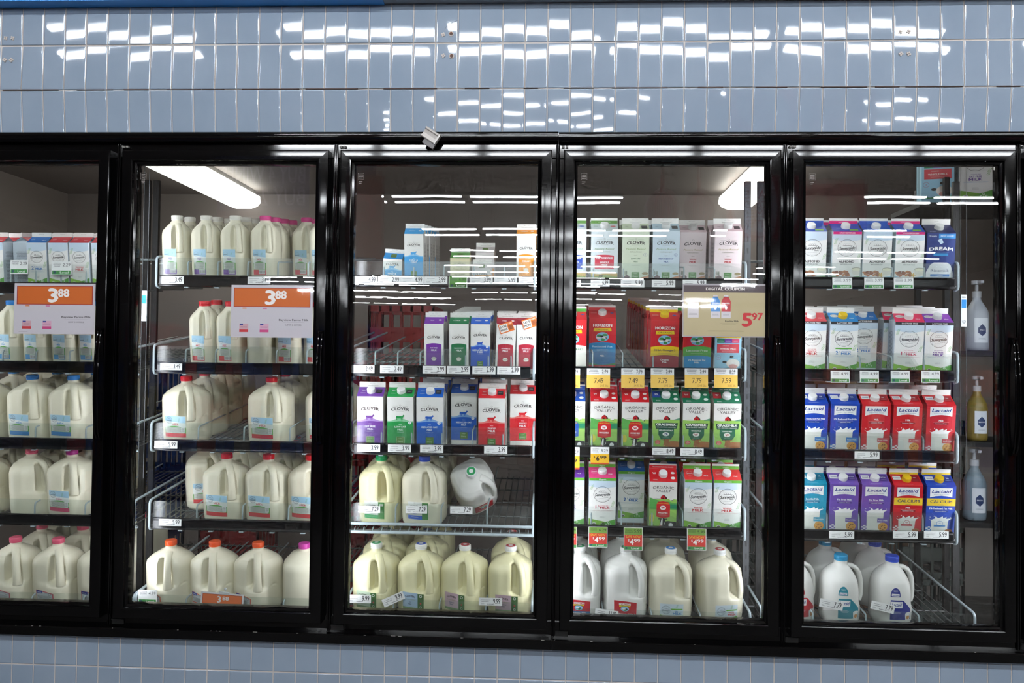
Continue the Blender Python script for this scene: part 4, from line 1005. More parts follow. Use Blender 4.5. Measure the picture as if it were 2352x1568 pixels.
def lane(d, s, key, px, n=1, start=0, rot=None, lean=0, extra=None, jit=.0, tip=None, py=None):
    fn, desc = DES[key]
    if key not in _proto: fn()
    P = _proto[key]; rnd = P.get('round')
    y0 = YF[s] + (P['w']/2*1.12 if rnd else 0)
    pyy = py or (RT[d][s]-70)
    x0 = W(px, pyy, y0 + (0 if not rnd else -.03))[0]
    if rot is None: rot = 33 if rnd else 0
    for i in range(start, n+start):
        y = y0 + i*(P['pitch']*1.04)*math.cos(TILT)
        j = (random.random()-.5)*(.006 if rnd else .003)*(i > 0)
        rr = rot + (random.random()-.5)*(9 if rnd else 1.4)*(i > 0)
        place(key, d, s, x0+j, y, rr, lean if i == start else 0, extra=extra, tip=tip)

L = lane
# far left door
L(1,1,'q_ssw',-9,2); L(1,1,'q_ssw',62,1,1,rot=88,extra='sideways red quart carton'); L(1,1,'q_ss2',90,3); L(1,1,'q_ssw',139,3); L(1,1,'q_ssw',187,3); L(1,1,'q_ssw',238,1)
for p in (25,86,151,212): L(1,2,'h_b',p,3)
for p in (-33,72,166): L(1,3,'g_2',p,3)
L(1,4,'g_pu',-38,2); L(1,4,'g_pk',70,3,rot=72); L(1,4,'g_pu',163,3)
for p in (33,131,233): L(1,5,'g_bp',p,3)
# second door
L(2,1,'h_f',405,2); L(2,1,'h_f',472,3); L(2,1,'h_f',539,3); L(2,1,'h_1',608,4); L(2,1,'h_1',684,2,1); L(2,1,'h_1',742,2)
L(2,2,'h_r',468,2); L(2,2,'h_r',529,3); L(2,2,'h_rb',600,2,rot=205); L(2,2,'h_r',665,3); L(2,2,'h_r',730,2)
L(2,3,'g_r',426,4); L(2,3,'g_r',622,3); L(2,3,'g_r',753,2)
L(2,4,'g_r',432,1,1,rot=60); L(2,4,'g_r',519,3); L(2,4,'g_r',615,3); L(2,4,'g_r',713,2)
L(2,5,'g_bo',390,1,rot=14); L(2,5,'g_bo',491,1,rot=14); L(2,5,'g_bo',591,1,rot=17); L(2,5,'g_bm',697,1,rot=-120)
# middle door
L(3,1,'p_hh',901,2,lean=3); L(3,1,'t_hh',952,6); L(3,1,'p_cr',1057,1); L(3,1,'p_hs',1107,1); L(3,1,'p_hw',1110,1,1); L(3,1,'t_or',1209,2)
L(3,2,'t_ff',998,2); L(3,2,'t_lf',1055,7); L(3,2,'t_rf',1104,3); L(3,2,'t_wh',1160,3,lean=2); L(3,2,'t_wh',1209,3)
L(3,3,'cl_ff',852,1); L(3,3,'cl_lf',921,1); L(3,3,'cl_rf',988,4); L(3,3,'cl_rf',1059,3,1); L(3,3,'cl_wh',1130,2); L(3,3,'cl_wh',1198,2,1)
L(3,4,'c_g',875,2,rot=34); L(3,4,'c_b',974,3,rot=34)
place('c_t',3,4,W(1081,1120,.2)[0],.2+.09,rot=75,tip=60)
L(3,5,'o_g',863,3,rot=26); L(3,5,'o_b',966,3,rot=30); L(3,5,'o_r',1067,1,rot=20); L(3,5,'o_r',1172,2,rot=36)
# fourth door
L(4,1,'co_lfb',1316,2); L(4,1,'co_lfr',1388,2); L(4,1,'co_low',1459.5,2); L(4,1,'co_red',1529,2); L(4,1,'co_who',1602,2,1); L(4,1,'co_who',1671,2,rot=-2)
L(4,2,'hz_g',1315,2); L(4,2,'hz_2',1387,3,1); L(4,2,'hz_d',1526,9); L(4,2,'hz_l',1600,2); L(4,2,'gy',1671,1)
L(4,3,'ov_b',1313,2); L(4,3,'ov_r',1387,3); L(4,3,'ov_r',1458.5,3); L(4,3,'ov_g2',1529,2); L(4,3,'ov_gw',1598,2); L(4,3,'ov_gw',1669,2)
L(4,4,'so_f',1311,2); L(4,4,'so_1',1383,2); L(4,4,'so_2',1456,1,1); L(4,4,'ov_r',1522,1,rot=-3); L(4,4,'so_2',1532,1,1); L(4,4,'so_w',1602,2); L(4,4,'so_w',1669,2)
L(4,5,'w_g',1331,2,rot=42); L(4,5,'w_h',1437,2,rot=40); L(4,5,'w_2',1540,3,rot=42); L(4,5,'w_w',1653,2,rot=55)
# far right door
L(5,1,'al_o',1863,2); L(5,1,'al_u',1942,2); L(5,1,'al_v',2012,2); L(5,1,'al_w',2086,2); L(5,1,'dream',2157,1)
L(5,2,'lf_w',1863,2); L(5,2,'lf_2y',1935,2); L(5,2,'lf_2',2006,2,1); L(5,2,'lf_1',2084,2,rot=-9); L(5,2,'lf_f',2152,3)
L(5,3,'la_2',1866,2); L(5,3,'la_2',1938,2); L(5,3,'la_w',2009,2); L(5,3,'la_w',2081,2); L(5,3,'la_w',2157,2)
L(5,4,'la_1',1863,2); L(5,4,'la_f',1936,2); L(5,4,'la_f',2009,2); L(5,4,'la_wc',2082,2); L(5,4,'la_2c',2157,2)
L(5,5,'lj_w',1826,1,rot=10); L(5,5,'lj_1',1932,2,rot=0); L(5,5,'lj_2',2050,3,rot=0)

# labels that single each thing out
from collections import defaultdict
ORD = {2:['left-hand','right-hand'], 3:['leftmost','middle','rightmost'], 4:['first','second','third','fourth'], 5:['first','second','third','fourth','fifth']}
ROWN = ['front','second','third','fourth','fifth','sixth','seventh','eighth','ninth','tenth']
byshelf = defaultdict(list)
for p in placed: byshelf[p['d'], p['s'], p['desc']].append(p)
for (d, s, desc), ps in byshelf.items():
    xs = []
    for p in sorted(ps, key=lambda q: q['x']):
        for g in xs:
            if abs(g[0]['x']-p['x']) < .03: g.append(p); break
        else: xs.append([p])
    for gi, g in enumerate(xs):
        g.sort(key=lambda q: q['y'])
        for ri, p in enumerate(g):
            t = desc
            if len(xs) > 1: t += ', ' + ORD[len(xs)][gi] + (' lane' if len(xs) > 3 else '')
            if len(g) > 1: t += ', ' + ROWN[ri]+' row'
            t += f", {SN[s]} shelf, {DN[d]} door"
            p['o']['label'] = t[0].upper()+t[1:]
            p['o']['group'] = f"{'jugs' if 'jug' in p['o']['category'] else 'cartons'} on the {SN[s]} shelf behind the {DN[d]} door"

# ------------------------------------------------------------------ shelves
def arc_path(x, zb, zt, y, s, back=.62):
    """end bar: up the front from below the rail, round the corner and back along the slope"""
    r = .016; P = []
    P.append((x, y+.02, zb-.002)); P.append((x, y-.001, zb+.002)); P.append((x, y-.006, zb+.01))
    P.append((x, y-.006, zt-r))
    for k in range(1, 5):
        a = R(90*k/4); P.append((x, y-.006+r*(1-math.cos(a)), zt-r+r*math.sin(a)))
    P.append((x, y+back, zt+back*math.tan(TILT)))
    return P
for d in DN:
    for s in SN:
        zt, zl = shelf_z[d, s]; y = YF[s]-.014; zb = zt-.043
        pl, pr = ARM[d][s]
        xl = W(pl, RT[d][s], y)[0]; xr = W(pr, RT[d][s], y)[0]
        root = empty('wire_shelf', (xl, y, base_z(d, s)))
        O = Vector(root.location)
        what = {(1,1):'quart cartons',(1,2):'blue half gallon jugs',(1,3):'blue capped gallon jugs',(1,4):'pink capped gallon jugs',(1,5):'red labelled gallon jugs',
                (2,1):'pink and clear capped jugs',(2,2):'red half gallon jugs',(2,3):'spread out red gallon jugs',(2,4):'red gallon jugs',(2,5):'orange capped jugs',
                (3,1):'cream and half cartons',(3,2):'thin quart cartons',(3,3):'cow cartons',(3,4):'the tipped jug',(3,5):'dot capped cream jugs',
                (4,1):'pastel organic cartons',(4,2):'red cartons',(4,3):'barn cartons',(4,4):'green striped cartons',(4,5):'white gallon jugs',
                (5,1):'almond cartons',(5,2):'black striped farm cartons',(5,3):'red and blue splash cartons',(5,4):'purple and calcium cartons',(5,5):'round shouldered jugs'}[d, s]
        tag(root, f'sloping wire shelf carrying {what}, {SN[s]} in the {DN[d]} door', 'shelf', 'sloping wire shelves of the cooler')
        T = Matrix.Translation(-O)
        dk = MB(); D_ = .78; zs = lambda yy: base_z(d, s)+(yy-YF[s])*math.tan(TILT)-.0035
        n = int((xr-xl)/.026)
        for i in range(n+1):
            x = xl+(xr-xl)*i/n
            dk.tube([(x, y+.012, zs(y+.012)), (x, y+D_, zs(y+D_))], .0021, 5, M=T)
        for k in range(5):
            yy = y+.02+k*(D_-.03)/4
            dk.tube([(xl, yy, zs(yy)-.005), (xr, yy, zs(yy)-.005)], .0035, 6, M=T)
        link('wire_deck', dk.mesh('wire_deck', M_WIRED, smooth=60), root)
        if (d, s) == (3, 4):
            rl_ = MB()
            rl_.tube([(xl, y-.004, zb+.035), (xr, y-.004, zb+.035)], .0055, 10, M=T); rl_.tube([(xl, y-.004, zb+.005), (xr, y-.004, zb+.005)], .0055, 10, M=T)
            for i in range(20):
                x = xl+(xr-xl)*(i+.5)/20; rl_.tube([(x, y-.003, zb+.006), (x, y+.02, zb+.018)], .002, 5, M=T)
            link('front_rail', rl_.mesh('front_rail', M_WIRE, smooth=60), root)
        elif s != 5:
            rl_ = MB(); pr_ = [(0,0),(-.006,.002),(-.0075,.005),(-.0055,.010),(-.0055,.033),(-.0075,.038),(-.006,.0415),(0,.043)]
            vs = [(xx, y+a, zb+b) for xx in (xl+.012, xr-.012) for a, b in pr_]; m_ = len(pr_)
            rl_.add(vs, [(k, k+m_, (k+1)%m_+m_, (k+1)%m_) for k in range(m_)]+[tuple(range(m_)), tuple(range(m_, 2*m_))[::-1]], M=T)
            link('price_rail', rl_.mesh('price_rail', M_RAIL), root)
            ck = MB()
            for q in range(1, 6):
                x = xl+(xr-xl)*q/6; ck.box((x-.008, y-.004, zb-.0045), (x+.008, y+.008, zb-.0005), M=T)
            link('rail_clips', ck.mesh('rail_clips', M_WIRE), root)
        lp = MB(); lo = zt-.006 if s != 5 else zt-.05
        c = .012; xa, xb = xl+.006, xr-.006
        prof = [(xa, lo), (xb, lo), (xb, zl-c), (xb-c*.3, zl-c*.3), (xb-c, zl), (xa+c, zl), (xa+c*.3, zl-c*.3), (xa, zl-c)]
        k_ = len(prof)
        vs = [(p[0], y+.003, p[1]) for p in prof]+[(p[0], y+.0048, p[1]) for p in prof]
        lp.add(vs, [tuple(range(k_)), tuple(range(k_, 2*k_))[::-1]]+[(k, k+k_, (k+1)%k_+k_, (k+1)%k_) for k in range(k_)], M=T)
        link('clear_lip', lp.mesh('clear_lip', G_LIP), root)
        for x in (xl, xr):
            a_ = MB(); a_.tube(arc_path(x, zb if s != 5 else zt-.05, zl+.004, y, s), .0045, 8, M=T)
            link('side_arm', a_.mesh('side_arm', M_WIRE, smooth=50), root)
        nl = 6 if d in (3, 4, 5) and s != 5 and (d, s) != (3, 4) else 4
        if (d, s) in ((1,1),(3,2)): nl = 8
        if d == 2 and s <= 2 or (d, s) == (1, 2): nl = 6
        for q in range(1, nl):
            x = xl+(xr-xl)*q/nl
            dv = MB(); zz = zl-.012; yy = y+.008; r = .012
            P = [(x, yy, zt-.01), (x, yy, zz-r)]+[(x, yy+r*(1-math.cos(R(30*k))), zz-r+r*math.sin(R(30*k))) for k in (1,2,3)]+[(x, yy+.6, zz+.6*math.tan(TILT))]
            dv.tube(P, .003, 6, M=T)
            link('divider', dv.mesh('divider', M_WIRE, smooth=50), root)

# ------------------------------------------------------------------ price tags
def tag_art(w, h, kind, price, was=None):
    a = Art()
    if kind == 'plain':
        a.band(-w/2, w/2, -h/2, h/2, '#f2f2ef', 1, 1)
        if was is not None: pass
        a.txt(price, w*.27, h*.08, h*.62, '#26262a', 2, w=w*.3, bold=.016)
        a.fine(-w*.22, h*.2, w*.42, 1, '#6f7276', 2, h*.05); a.fine(-w*.24, -h*.02, w*.46, 1, '#55585c', 2, h*.06)
        a.fine(-w*.34, -h*.22, w*.16, 2, '#8a8d90', 2, h*.05, h*.1); a.fine(w*.02, -h*.34, w*.4, 1, '#55585c', 2, h*.07)
    elif kind in ('local', 'localg'):
        a.band(-w/2, w/2, -h/2, h/2, '#f0f1ee' if kind == 'local' else '#e9ece6', 1, 1)
        if kind == 'localg': a.band(-w*.46, w*.46, -h*.46, h*.5, '#5d9a3c', 2, 1)
        a.txt(price, w*.24, h*.26, h*.23, '#26262a', 3, w=w*.38, bold=.01)
        a.fine(-w*.22, h*.36, w*.4, 4, '#5c6064', 3, h*.03, h*.075)
        a.band(-w*.46, w*.46, -h*.44, -h*.16, '#3f8f45', 2, 1); a.ell(-w*.34, -h*.3, h*.1, h*.1, '#1d4a5c', 3, 12); a.txt('Local', w*.14, -h*.3, h*.15, '#f4f8f0', 3, w=w*.42, bold=.03)
    elif kind == 'sale':      # white strip above, yellow sale card under
        a.band(-w/2, w/2, h*.14, h/2, '#f0f0ee', 1, 1); a.band(-w/2, w/2, -h/2, h*.16, '#f6c75a', 2, 1)
        a.txt(was, w*.28, h*.33, h*.22, '#26262a', 3, w=w*.26, bold=0); a.poly([(w*.16,h*.3),(w*.4,h*.36),(w*.4,h*.375),(w*.16,h*.315)], '#26262a', 4)
        a.fine(-w*.2, h*.4, w*.44, 3, '#6f7276', 3, h*.03, h*.08)
        a.txt(price, w*.02, -h*.12, h*.26, '#33291c', 3, w=w*.4, bold=.0); a.txt('SAVE  30c' if was != '7.99' else 'SAVE  20c', w*.24, -h*.38, h*.1, '#7a4a14', 3, w=w*.36, bold=0)
    elif kind == 'yel':
        a.band(-w/2, w/2, h*.08, h/2, '#f0f0ee', 1, 1); a.band(-w/2, w/2, -h/2, h*.1, '#efb91e', 2, 1); a.band(-w/2, w/2, -h/2, -h*.42, '#c8461e', 3, 1)
        a.txt(was, w*.24, h*.3, h*.17, '#26262a', 3, w=w*.38, bold=.01); a.fine(-w*.24, h*.4, w*.4, 4, '#6f7276', 3, h*.025, h*.07)
        a.txt('$', -w*.3, -h*.08, h*.12, '#2a1f12', 3); a.txt(price[0], -w*.12, -h*.16, h*.26, '#2a1f12', 3, bold=.05); a.txt(price[2:], w*.18, -h*.1, h*.16, '#2a1f12', 3, w=w*.34, bold=.05)
    elif kind == 'save':
        a.band(-w/2, w/2, -h/2, h/2, '#f0efe9', 1, 1); a.band(-w*.47, w*.47, h*.18, h*.48, '#7ba046', 2, 1); a.band(-w*.47, w*.47, -h*.33, h*.18, '#d8352c', 2, 1); a.band(-w*.47, w*.47, -h*.47, -h*.33, '#3f8f45', 2, 1)
        a.txt(was, w*.24, h*.35, h*.13, '#26301c', 3, w=w*.38, bold=.01); a.fine(-w*.22, h*.42, w*.44, 4, '#3f5a26', 3, h*.02, h*.045)
        a.txt('SAVE NOW', 0, h*.1, h*.11, '#f4b428', 3, w=w*.78, bold=.02); a.txt('$', -w*.24, -h*.06, h*.1, '#fbf2ec', 3); a.txt(price[0], -w*.08, -h*.13, h*.24, '#fbf2ec', 3, bold=.05); a.txt(price[2:], w*.2, -h*.07, h*.14, '#fbf2ec', 3, w=w*.32, bold=.04)
        a.ell(-w*.36, -h*.4, h*.045, h*.045, '#1d4a5c', 3, 10); a.txt('Local', w*.1, -h*.4, h*.08, '#f4f8f0', 3, w=w*.4, bold=.03)
    return a
tags = []
def price_tag(d, s, px0, px1, py0, py1, kind, price, was=None, tilt=0, lip=False, dy=0.):
    y = YF[s]-.014 - (.0088 if not lip else -.0005) - dy
    if s == 4 and d == 3: y = YF[s]-.014-.0005
    ax, az = W(px0, py0, y); bx, bz = W(px1, py1, y)
    w = (bx-ax)*1000; h = (az-bz)*1000
    if tilt: w, h = price_size
    mb = MB(); mb.box((-w/2000, 0, -h/2000), (w/2000, .0004, h/2000), hexc('#ecece8'))
    if kind == 'local' and not lip:
        pass
    tag_art(w, h, kind, price, was).put(mb, lambda x, z, l: (x/1000, -.0001-l*.0001, z/1000))
    o = link('price_tag', mb.mesh('price_tag', M_PAPER)); o.location = ((ax+bx)/2, y, (az+bz)/2); o.rotation_euler = (R(-2) if kind != 'plain' else 0, R(tilt), 0)
    tags.append((d, s, o, kind, price, (ax+bx)/2))
    return o
PT = price_tag
price_size = (80, 28)
PT(1,1,24,64,597,629,'local','2.29',lip=True,dy=.004); PT(1,1,119,164,600,632,'local','2.29',lip=True,dy=.004)
PT(2,1,371,422,634,652,'plain','3.49'); PT(2,1,569,621,635,652.5,'plain','3.49'); PT(2,2,368,418,834,850,'plain','3.49'); PT(2,3,355,407,1012,1030,'plain','5.99'); PT(2,4,365,416,1191,1208,'plain','5.99')
PT(2,5,318,360,1354,1388,'local','4.99',lip=True,dy=.004)
for a_, p_ in zip((814,868,921,975,1079,1135,1191), ('4.99','2.99','4.99','3.99','3.99','5.99','9.99')): PT(3,1,a_,a_+52.5,634+(a_-814)*.004,652,'plain',p_)
PT(3,1,1031,1073,635,661,'localg','6.99',dy=.001)
for a_, p_ in zip((807,873,971,1026.5,1085,1142), ('2.49','2.49','2.99','2.99','2.99','2.99')): PT(3,2,a_,a_+53,838+(a_-807)*.01,857+(a_-807)*.008,'plain',p_)
for a_ in (820,891,965,1112): PT(3,3,a_,a_+53,1019.5+(a_-820)*.015,1037.5+(a_-820)*.015,'plain','3.99')
PT(3,4,823,873,1161,1178,'plain','7.29',lip=True,dy=.004); PT(3,4,932,981,1161,1179,'plain','7.29',lip=True,dy=.004); PT(3,4,1034,1085,1162,1180,'plain','7.29',lip=True,dy=.004)
PT(3,5,799,852,1365,1385,'plain','9.99',lip=True,dy=.004); PT(3,5,878,929,1358,1394,'plain','9.99',lip=True,dy=.006,tilt=-25); PT(3,5,1100,1153,1372,1391,'plain','9.99',lip=True,dy=.004)
PT(4,1,1357,1400,642,658,'plain','6.99'); PT(4,1,1292,1334,642,658,'plain','6.99')
for a_ in (1426,1497,1568): PT(4,1,a_,a_+54,642,659.5,'plain','5.99')
for a_, p_, q_ in ((1348,'7.49','7.79'),(1427,'7.49','7.79'),(1495,'7.79','7.99'),(1573,'7.79','7.99'),(1641,'7.99','8.29'),(1279,'7.49','7.79')): PT(4,2,a_,a_+53,845.5,891,'sale',p_,q_)
PT(4,3,1357,1399,1026,1066,'yel','6.99','8.29'); PT(4,3,1290,1331,1026,1078,'yel','6.99','8.29'); PT(4,3,1498,1551,1028,1045,'plain','8.49'); PT(4,3,1563,1616,1029,1047,'plain','8.49')
PT(4,4,1352,1395,1209,1257,'save','4.99','6.29'); PT(4,4,1433,1476,1211,1264,'save','4.99','5.99'); PT(4,4,1578,1622,1213,1264,'save','4.99','5.99'); PT(4,4,1284,1325,1209,1259,'save','4.99','6.29')
PT(4,5,1366,1420,1400,1418,'plain','11.99',lip=True,dy=.004,tilt=7)
for a_ in (1912,1985,2053): PT(5,1,a_,a_+45,637,663,'local','3.99')
for a_ in (1908,1975,2046,2116): PT(5,2,a_,a_+43.5,851,879,'local','4.99')
PT(5,3,1963,2020,1036,1054,'plain','5.99')
for a_ in (1905,2051,2122): PT(5,4,a_,a_+57,1219,1237,'plain','5.99')
PT(5,5,1881,1938,1376,1400,'plain','7.79',lip=True,dy=.004,tilt=10); PT(5,5,1998,2057,1380,1408,'plain','7.79',lip=True,dy=.004,tilt=12)
KN = {'plain':'small white price tag', 'local':'white and green price tag', 'localg':'green price tag', 'sale':'white and yellow sale tag', 'yel':'white and golden sale tag', 'save':'red and green sale tag'}
tb = defaultdict(list)
for t in tags: tb[t[0], t[1], t[3], t[4]].append(t)
for (d, s, k, p), ts in tb.items():
    ts.sort(key=lambda t: t[5])
    for i, t in enumerate(ts):
        txt = f'{KN[k]} reading {p}'
        if len(ts) > 1: txt += ', ' + ORD[len(ts)][i]
        txt += f', {SN[s]} shelf, {DN[d]} door'
        tag(t[2], txt[0].upper()+txt[1:], 'price tag', f'price tags on the {SN[s]} shelf of the {DN[d]} door')

# save-more stickers on the two dark red cartons
for i, (px, py, rt) in enumerate(((1163, 752, -18), (1217, 742, -18))):
    x, z = W(px, py, .19)
    a = Art(); a.band(-21, 21, -14, 14, '#f07a28', 1, 1); a.band(-19, 4, -11, 11, '#f3eee6', 2, 1); a.txt('SAVE', -7.5, 5, 6, '#26262a', 3, w=20, bold=.03); a.txt('MORE', -7.5, -4.5, 6, '#26262a', 3, w=20, bold=.03)
    a.txt('$1 OFF', 11, 9, 3.6, '#fbf2ea', 3, w=16, bold=.03)
    for k in range(7): a.band(7+k*1.8, 7+k*1.8+.9, -9, 4, '#2a2a2a', 3, 1)
    mb = MB(); a.put(mb, lambda u, v, l: (u/1000*1.25, -l*.0001, v/1000*1.25)); mb.box((-.02625,0,-.0175),(.02625,.0003,.0175), hexc('#f07a28'))
    o = link('discount_sticker', mb.mesh('discount_sticker', M_LABEL)); x, z = W(px, py, YF[2]-.015); o.location = (x, YF[2]-(z-base_z(3, 2))*math.tan(TILT)-.0022, z); o.rotation_euler = (TILT, R(rt), 0)
    tag(o, f'orange save more sticker on the {"left-hand" if i == 0 else "right-hand"} dark red thin carton', 'sticker', 'orange discount stickers')

# ------------------------------------------------------------------ cooler doors
def door_frame_mesh(w, h, t=.037):
    mb = MB()
    prof = [(0,0),(0,-.024),(.0015,-.0265),(.004,-.0272),(.019,-.0274),(t-.004,-.0272),(t-.001,-.026),(t,-.022),(t+.002,-.0165),(t+.0085,-.013),(t+.0095,-.008),(t+.0095,.016)]
    cor = [(0,0,1,1),(w,0,-1,1),(w,h,-1,-1),(0,h,1,-1)]
    n = len(prof); 
    for i in range(4):
        a = cor[i]; b = cor[(i+1) % 4]; vs = []
        for c_ in (a, b):
            for u, y in prof: vs.append((c_[0]+c_[2]*u, y, c_[1]+c_[3]*u))
        mb.add(vs, [(k, k+1, n+k+1, n+k) for k in range(n-1)])
    return mb
GH = ZT-ZB; FT_ = .037+.0085
fm = door_frame_mesh(DW, GH).mesh('door_frame', M_BLACK, smooth=12)
def pane_mesh(y):
    mb = MB(); mb.box((FT_-.006, y-.0015, FT_-.006), (DW-FT_+.006, y+.0015, GH-FT_+.006)); return mb.mesh('glass_pane', G_DOOR)
gm = MB(); gm.box((FT_-.006, -.0015, FT_-.006), (DW-FT_+.006, .0015, GH-FT_+.006)); pane = gm.mesh('glass_pane', G_DOOR)
# pull handle: a long slim bow with two feet
hb_ = MB()
for xx in (-.0052, .0052):
    P = []
    for k in range(17):
        t = k/16; z = .365*t; P.append((xx*(1+.25*math.sin(math.pi*t)), -.012-.022*math.sin(math.pi*t)**.5, z))
    hb_.tube(P, .0032, 8)
hb_.tube([(-.0055,-.012,.362),(-.004,-.017,.368),(.004,-.017,.368),(.0055,-.012,.362)], .0032, 8)
hb_.box((-.009,-.013,-.008),(.009,.0,.018)); hb_.box((-.009,-.013,.35),(.009,.0,.372))
hmesh = hb_.mesh('pull_handle', M_BLACK, smooth=40)
sp_ = MB(); sp_.box((0,-.001,0),(.020,0,.001)); sp_.box((0,-.001,.022),(.020,0,.023)); sp_.box((0,-.001,0),(.001,0,.023)); sp_.box((.019,-.001,0),(.020,0,.023))
for k in range(3): sp_.box((.003,-.001,.004+k*.0055),(.017,0,.007+k*.0055))
sp_.box((.003,-.001,-.008),(.015,0,-.005)); sp_.box((.003,-.001,-.013),(.012,0,-.0105))
stick = sp_.mesh('maker_sticker', mat('faint_sticker', '#77706c', rough=.6))
DL = {1:'glass cooler door cut off at the left edge', 2:'black framed glass cooler door with orange price sign over red jugs', 3:'black framed glass cooler door without any sign, middle of the row',
      4:'black framed glass cooler door with tan coupon sign', 5:'black framed glass cooler door in front of the purple and red splash cartons', 6:'edge of a black cooler door at the right border of the photo'}
for k in DX:
    root = empty('cooler_door', (DX[k], -.004, ZB)); tag(root, DL[k], 'cooler door', 'black framed glass cooler doors')
    link('door_frame', fm, root)
    for yy, tx, tz in ((-.006, 0, 0), (.012, (-.0035,.003,.0042,.0038,.0045,.004)[k-1], (.002,.001,.0025,-.002,.002,0)[k-1])):
        p = link('glass_pane', pane, root); p.location = (0, yy, 0); p.rotation_euler = (tx, 0, tz)
    h_ = link('pull_handle', hmesh, root); hx = DW-.013; h_.location = (hx, -.0262, .607)
    if k in (2,3,4,5):
        st = link('maker_sticker', stick, root); st.location = (FT_+.012, -.0085, GH-FT_-.052)
# fixed frame of the cooler
XA, XB = -2.75, 2.75
hd = MB(); zt0 = ZC+.7591+.004
pr = [(0,zt0+.002),(-.012,zt0+.002),(-.026,zt0-.004),(-.031,zt0-.012),(-.031,zt0-.030),(-.028,zt0-.036),(-.012,zt0-.0375),(-.004,zt0-.038),(-.004,ZT-.02),(.05,ZT-.02),(.05,zt0+.002)]
vs = [(x, y_, z_) for x in (XA, W(1283,320,-.03)[0]-.0005) for y_, z_ in pr]; n = len(pr)
hd.add(vs, [(k, k+n, (k+1)%n+n, (k+1)%n) for k in range(n)]+[tuple(range(n)), tuple(range(n,2*n))[::-1]])
vs = [(x, y_*1.06, z_-.002) for x in (W(1283,320,-.03)[0]+.0005, XB) for y_, z_ in pr]
hd.add(vs, [(k, k+n, (k+1)%n+n, (k+1)%n) for k in range(n)]+[tuple(range(n)), tuple(range(n,2*n))[::-1]])
root = empty('cooler_surround', (0,0,0)); tag(root, 'black fixed frame of the cooler around and between all the doors', 'cooler frame')
link('header_rail', hd.mesh('header_rail', M_BLACK, smooth=30), root)
sl = MB(); zb0 = W(1200, 1456, -.03)[1]; zb1 = ZB-.032
pr = [(.05,ZB+.02),(-.002,ZB+.02),(-.002,zb1),(-.030,zb1),(-.034,zb1-.003),(-.034,zb1-.03),(-.030,zb1-.0335),(-.02,zb1-.036),(0,zb1-.038),(.05,zb1-.038)]
n = len(pr); xs_ = W(1268,1460,-.03)[0]
for x0, x1, q in ((XA, xs_-.0005, 0), (xs_+.0005, XB, -.001)):
    vs = [(x, y_, z_+q) for x in (x0, x1) for y_, z_ in pr]
    sl.add(vs, [(k, k+n, (k+1)%n+n, (k+1)%n) for k in range(n)]+[tuple(range(n)), tuple(range(n,2*n))[::-1]])
link('sill_rail', sl.mesh('sill_rail', M_BLACK, smooth=30), root)
mulx = [DX[k+1]-(DX[k+1]-DX[k]-DW)/2 for k in range(1, 6)]+[DX[1]-.02]
for mx_ in mulx:
    m_ = MB(); m_.box((mx_-.035, .005, ZB-.03), (mx_+.035, .05, ZT+.03))
    for s_ in (-1, 1):
        m_.tube([(mx_+s_*.0033, -.009, ZB-.028), (mx_+s_*.0033, -.009, ZT+.026)], .0028, 8)
    m_.box((mx_-.0065, -.008, ZB-.028), (mx_+.0065, .01, ZT+.026))
    link('mullion', m_.mesh('mullion', M_BLACK, smooth=40), root)
    hx_ = MB(); hx_.box((mx_+.012, -.014, ZT+.012), (mx_+.022, -.0045, ZT+.0185)); hx_.box((mx_+.0245, -.014, ZT+.012), (mx_+.034, -.0045, ZT+.0185))
    link('hinge_clip', hx_.mesh('hinge_clip', M_GREYP), root)
    b_ = MB(); b_.lathe([(.0034,0),(.0034,.0015),(.002,.0025),(0,.0025)], 14, M=Matrix.Translation((mx_+.028, -.004, ZB-.016)) @ Matrix.Rotation(R(90), 4, 'X'))
    link('hinge_screw', b_.mesh('hinge_screw', M_BRASS), root)
    p_ = MB(); p_.box((mx_+.008,-.012,ZB-.011),(mx_+.05,-.003,ZB-.008)); p_.box((mx_+.008,-.008,ZB-.026),(mx_+.05,-.003,ZB-.011))
    link('hinge_plate', p_.mesh('hinge_plate', M_BLACKM), root)
sc_ = MB(); rnd = random.Random(11)
for i in range(46):
    x = rnd.uniform(-2.1, 1.9); 
    if i % 2: z = zb1-rnd.uniform(.0345,.037); y_ = -.0225
    else: z = zb1+.0003; y_ = -.0325
    l = rnd.uniform(.002,.014)
    sc_.box((x, y_-.0012, z-.0004), (x+l, y_+.0004, z+.0006 if i % 2 else z+.0005))
link('paint_chips', sc_.mesh('paint_chips', M_SCUFF), root)

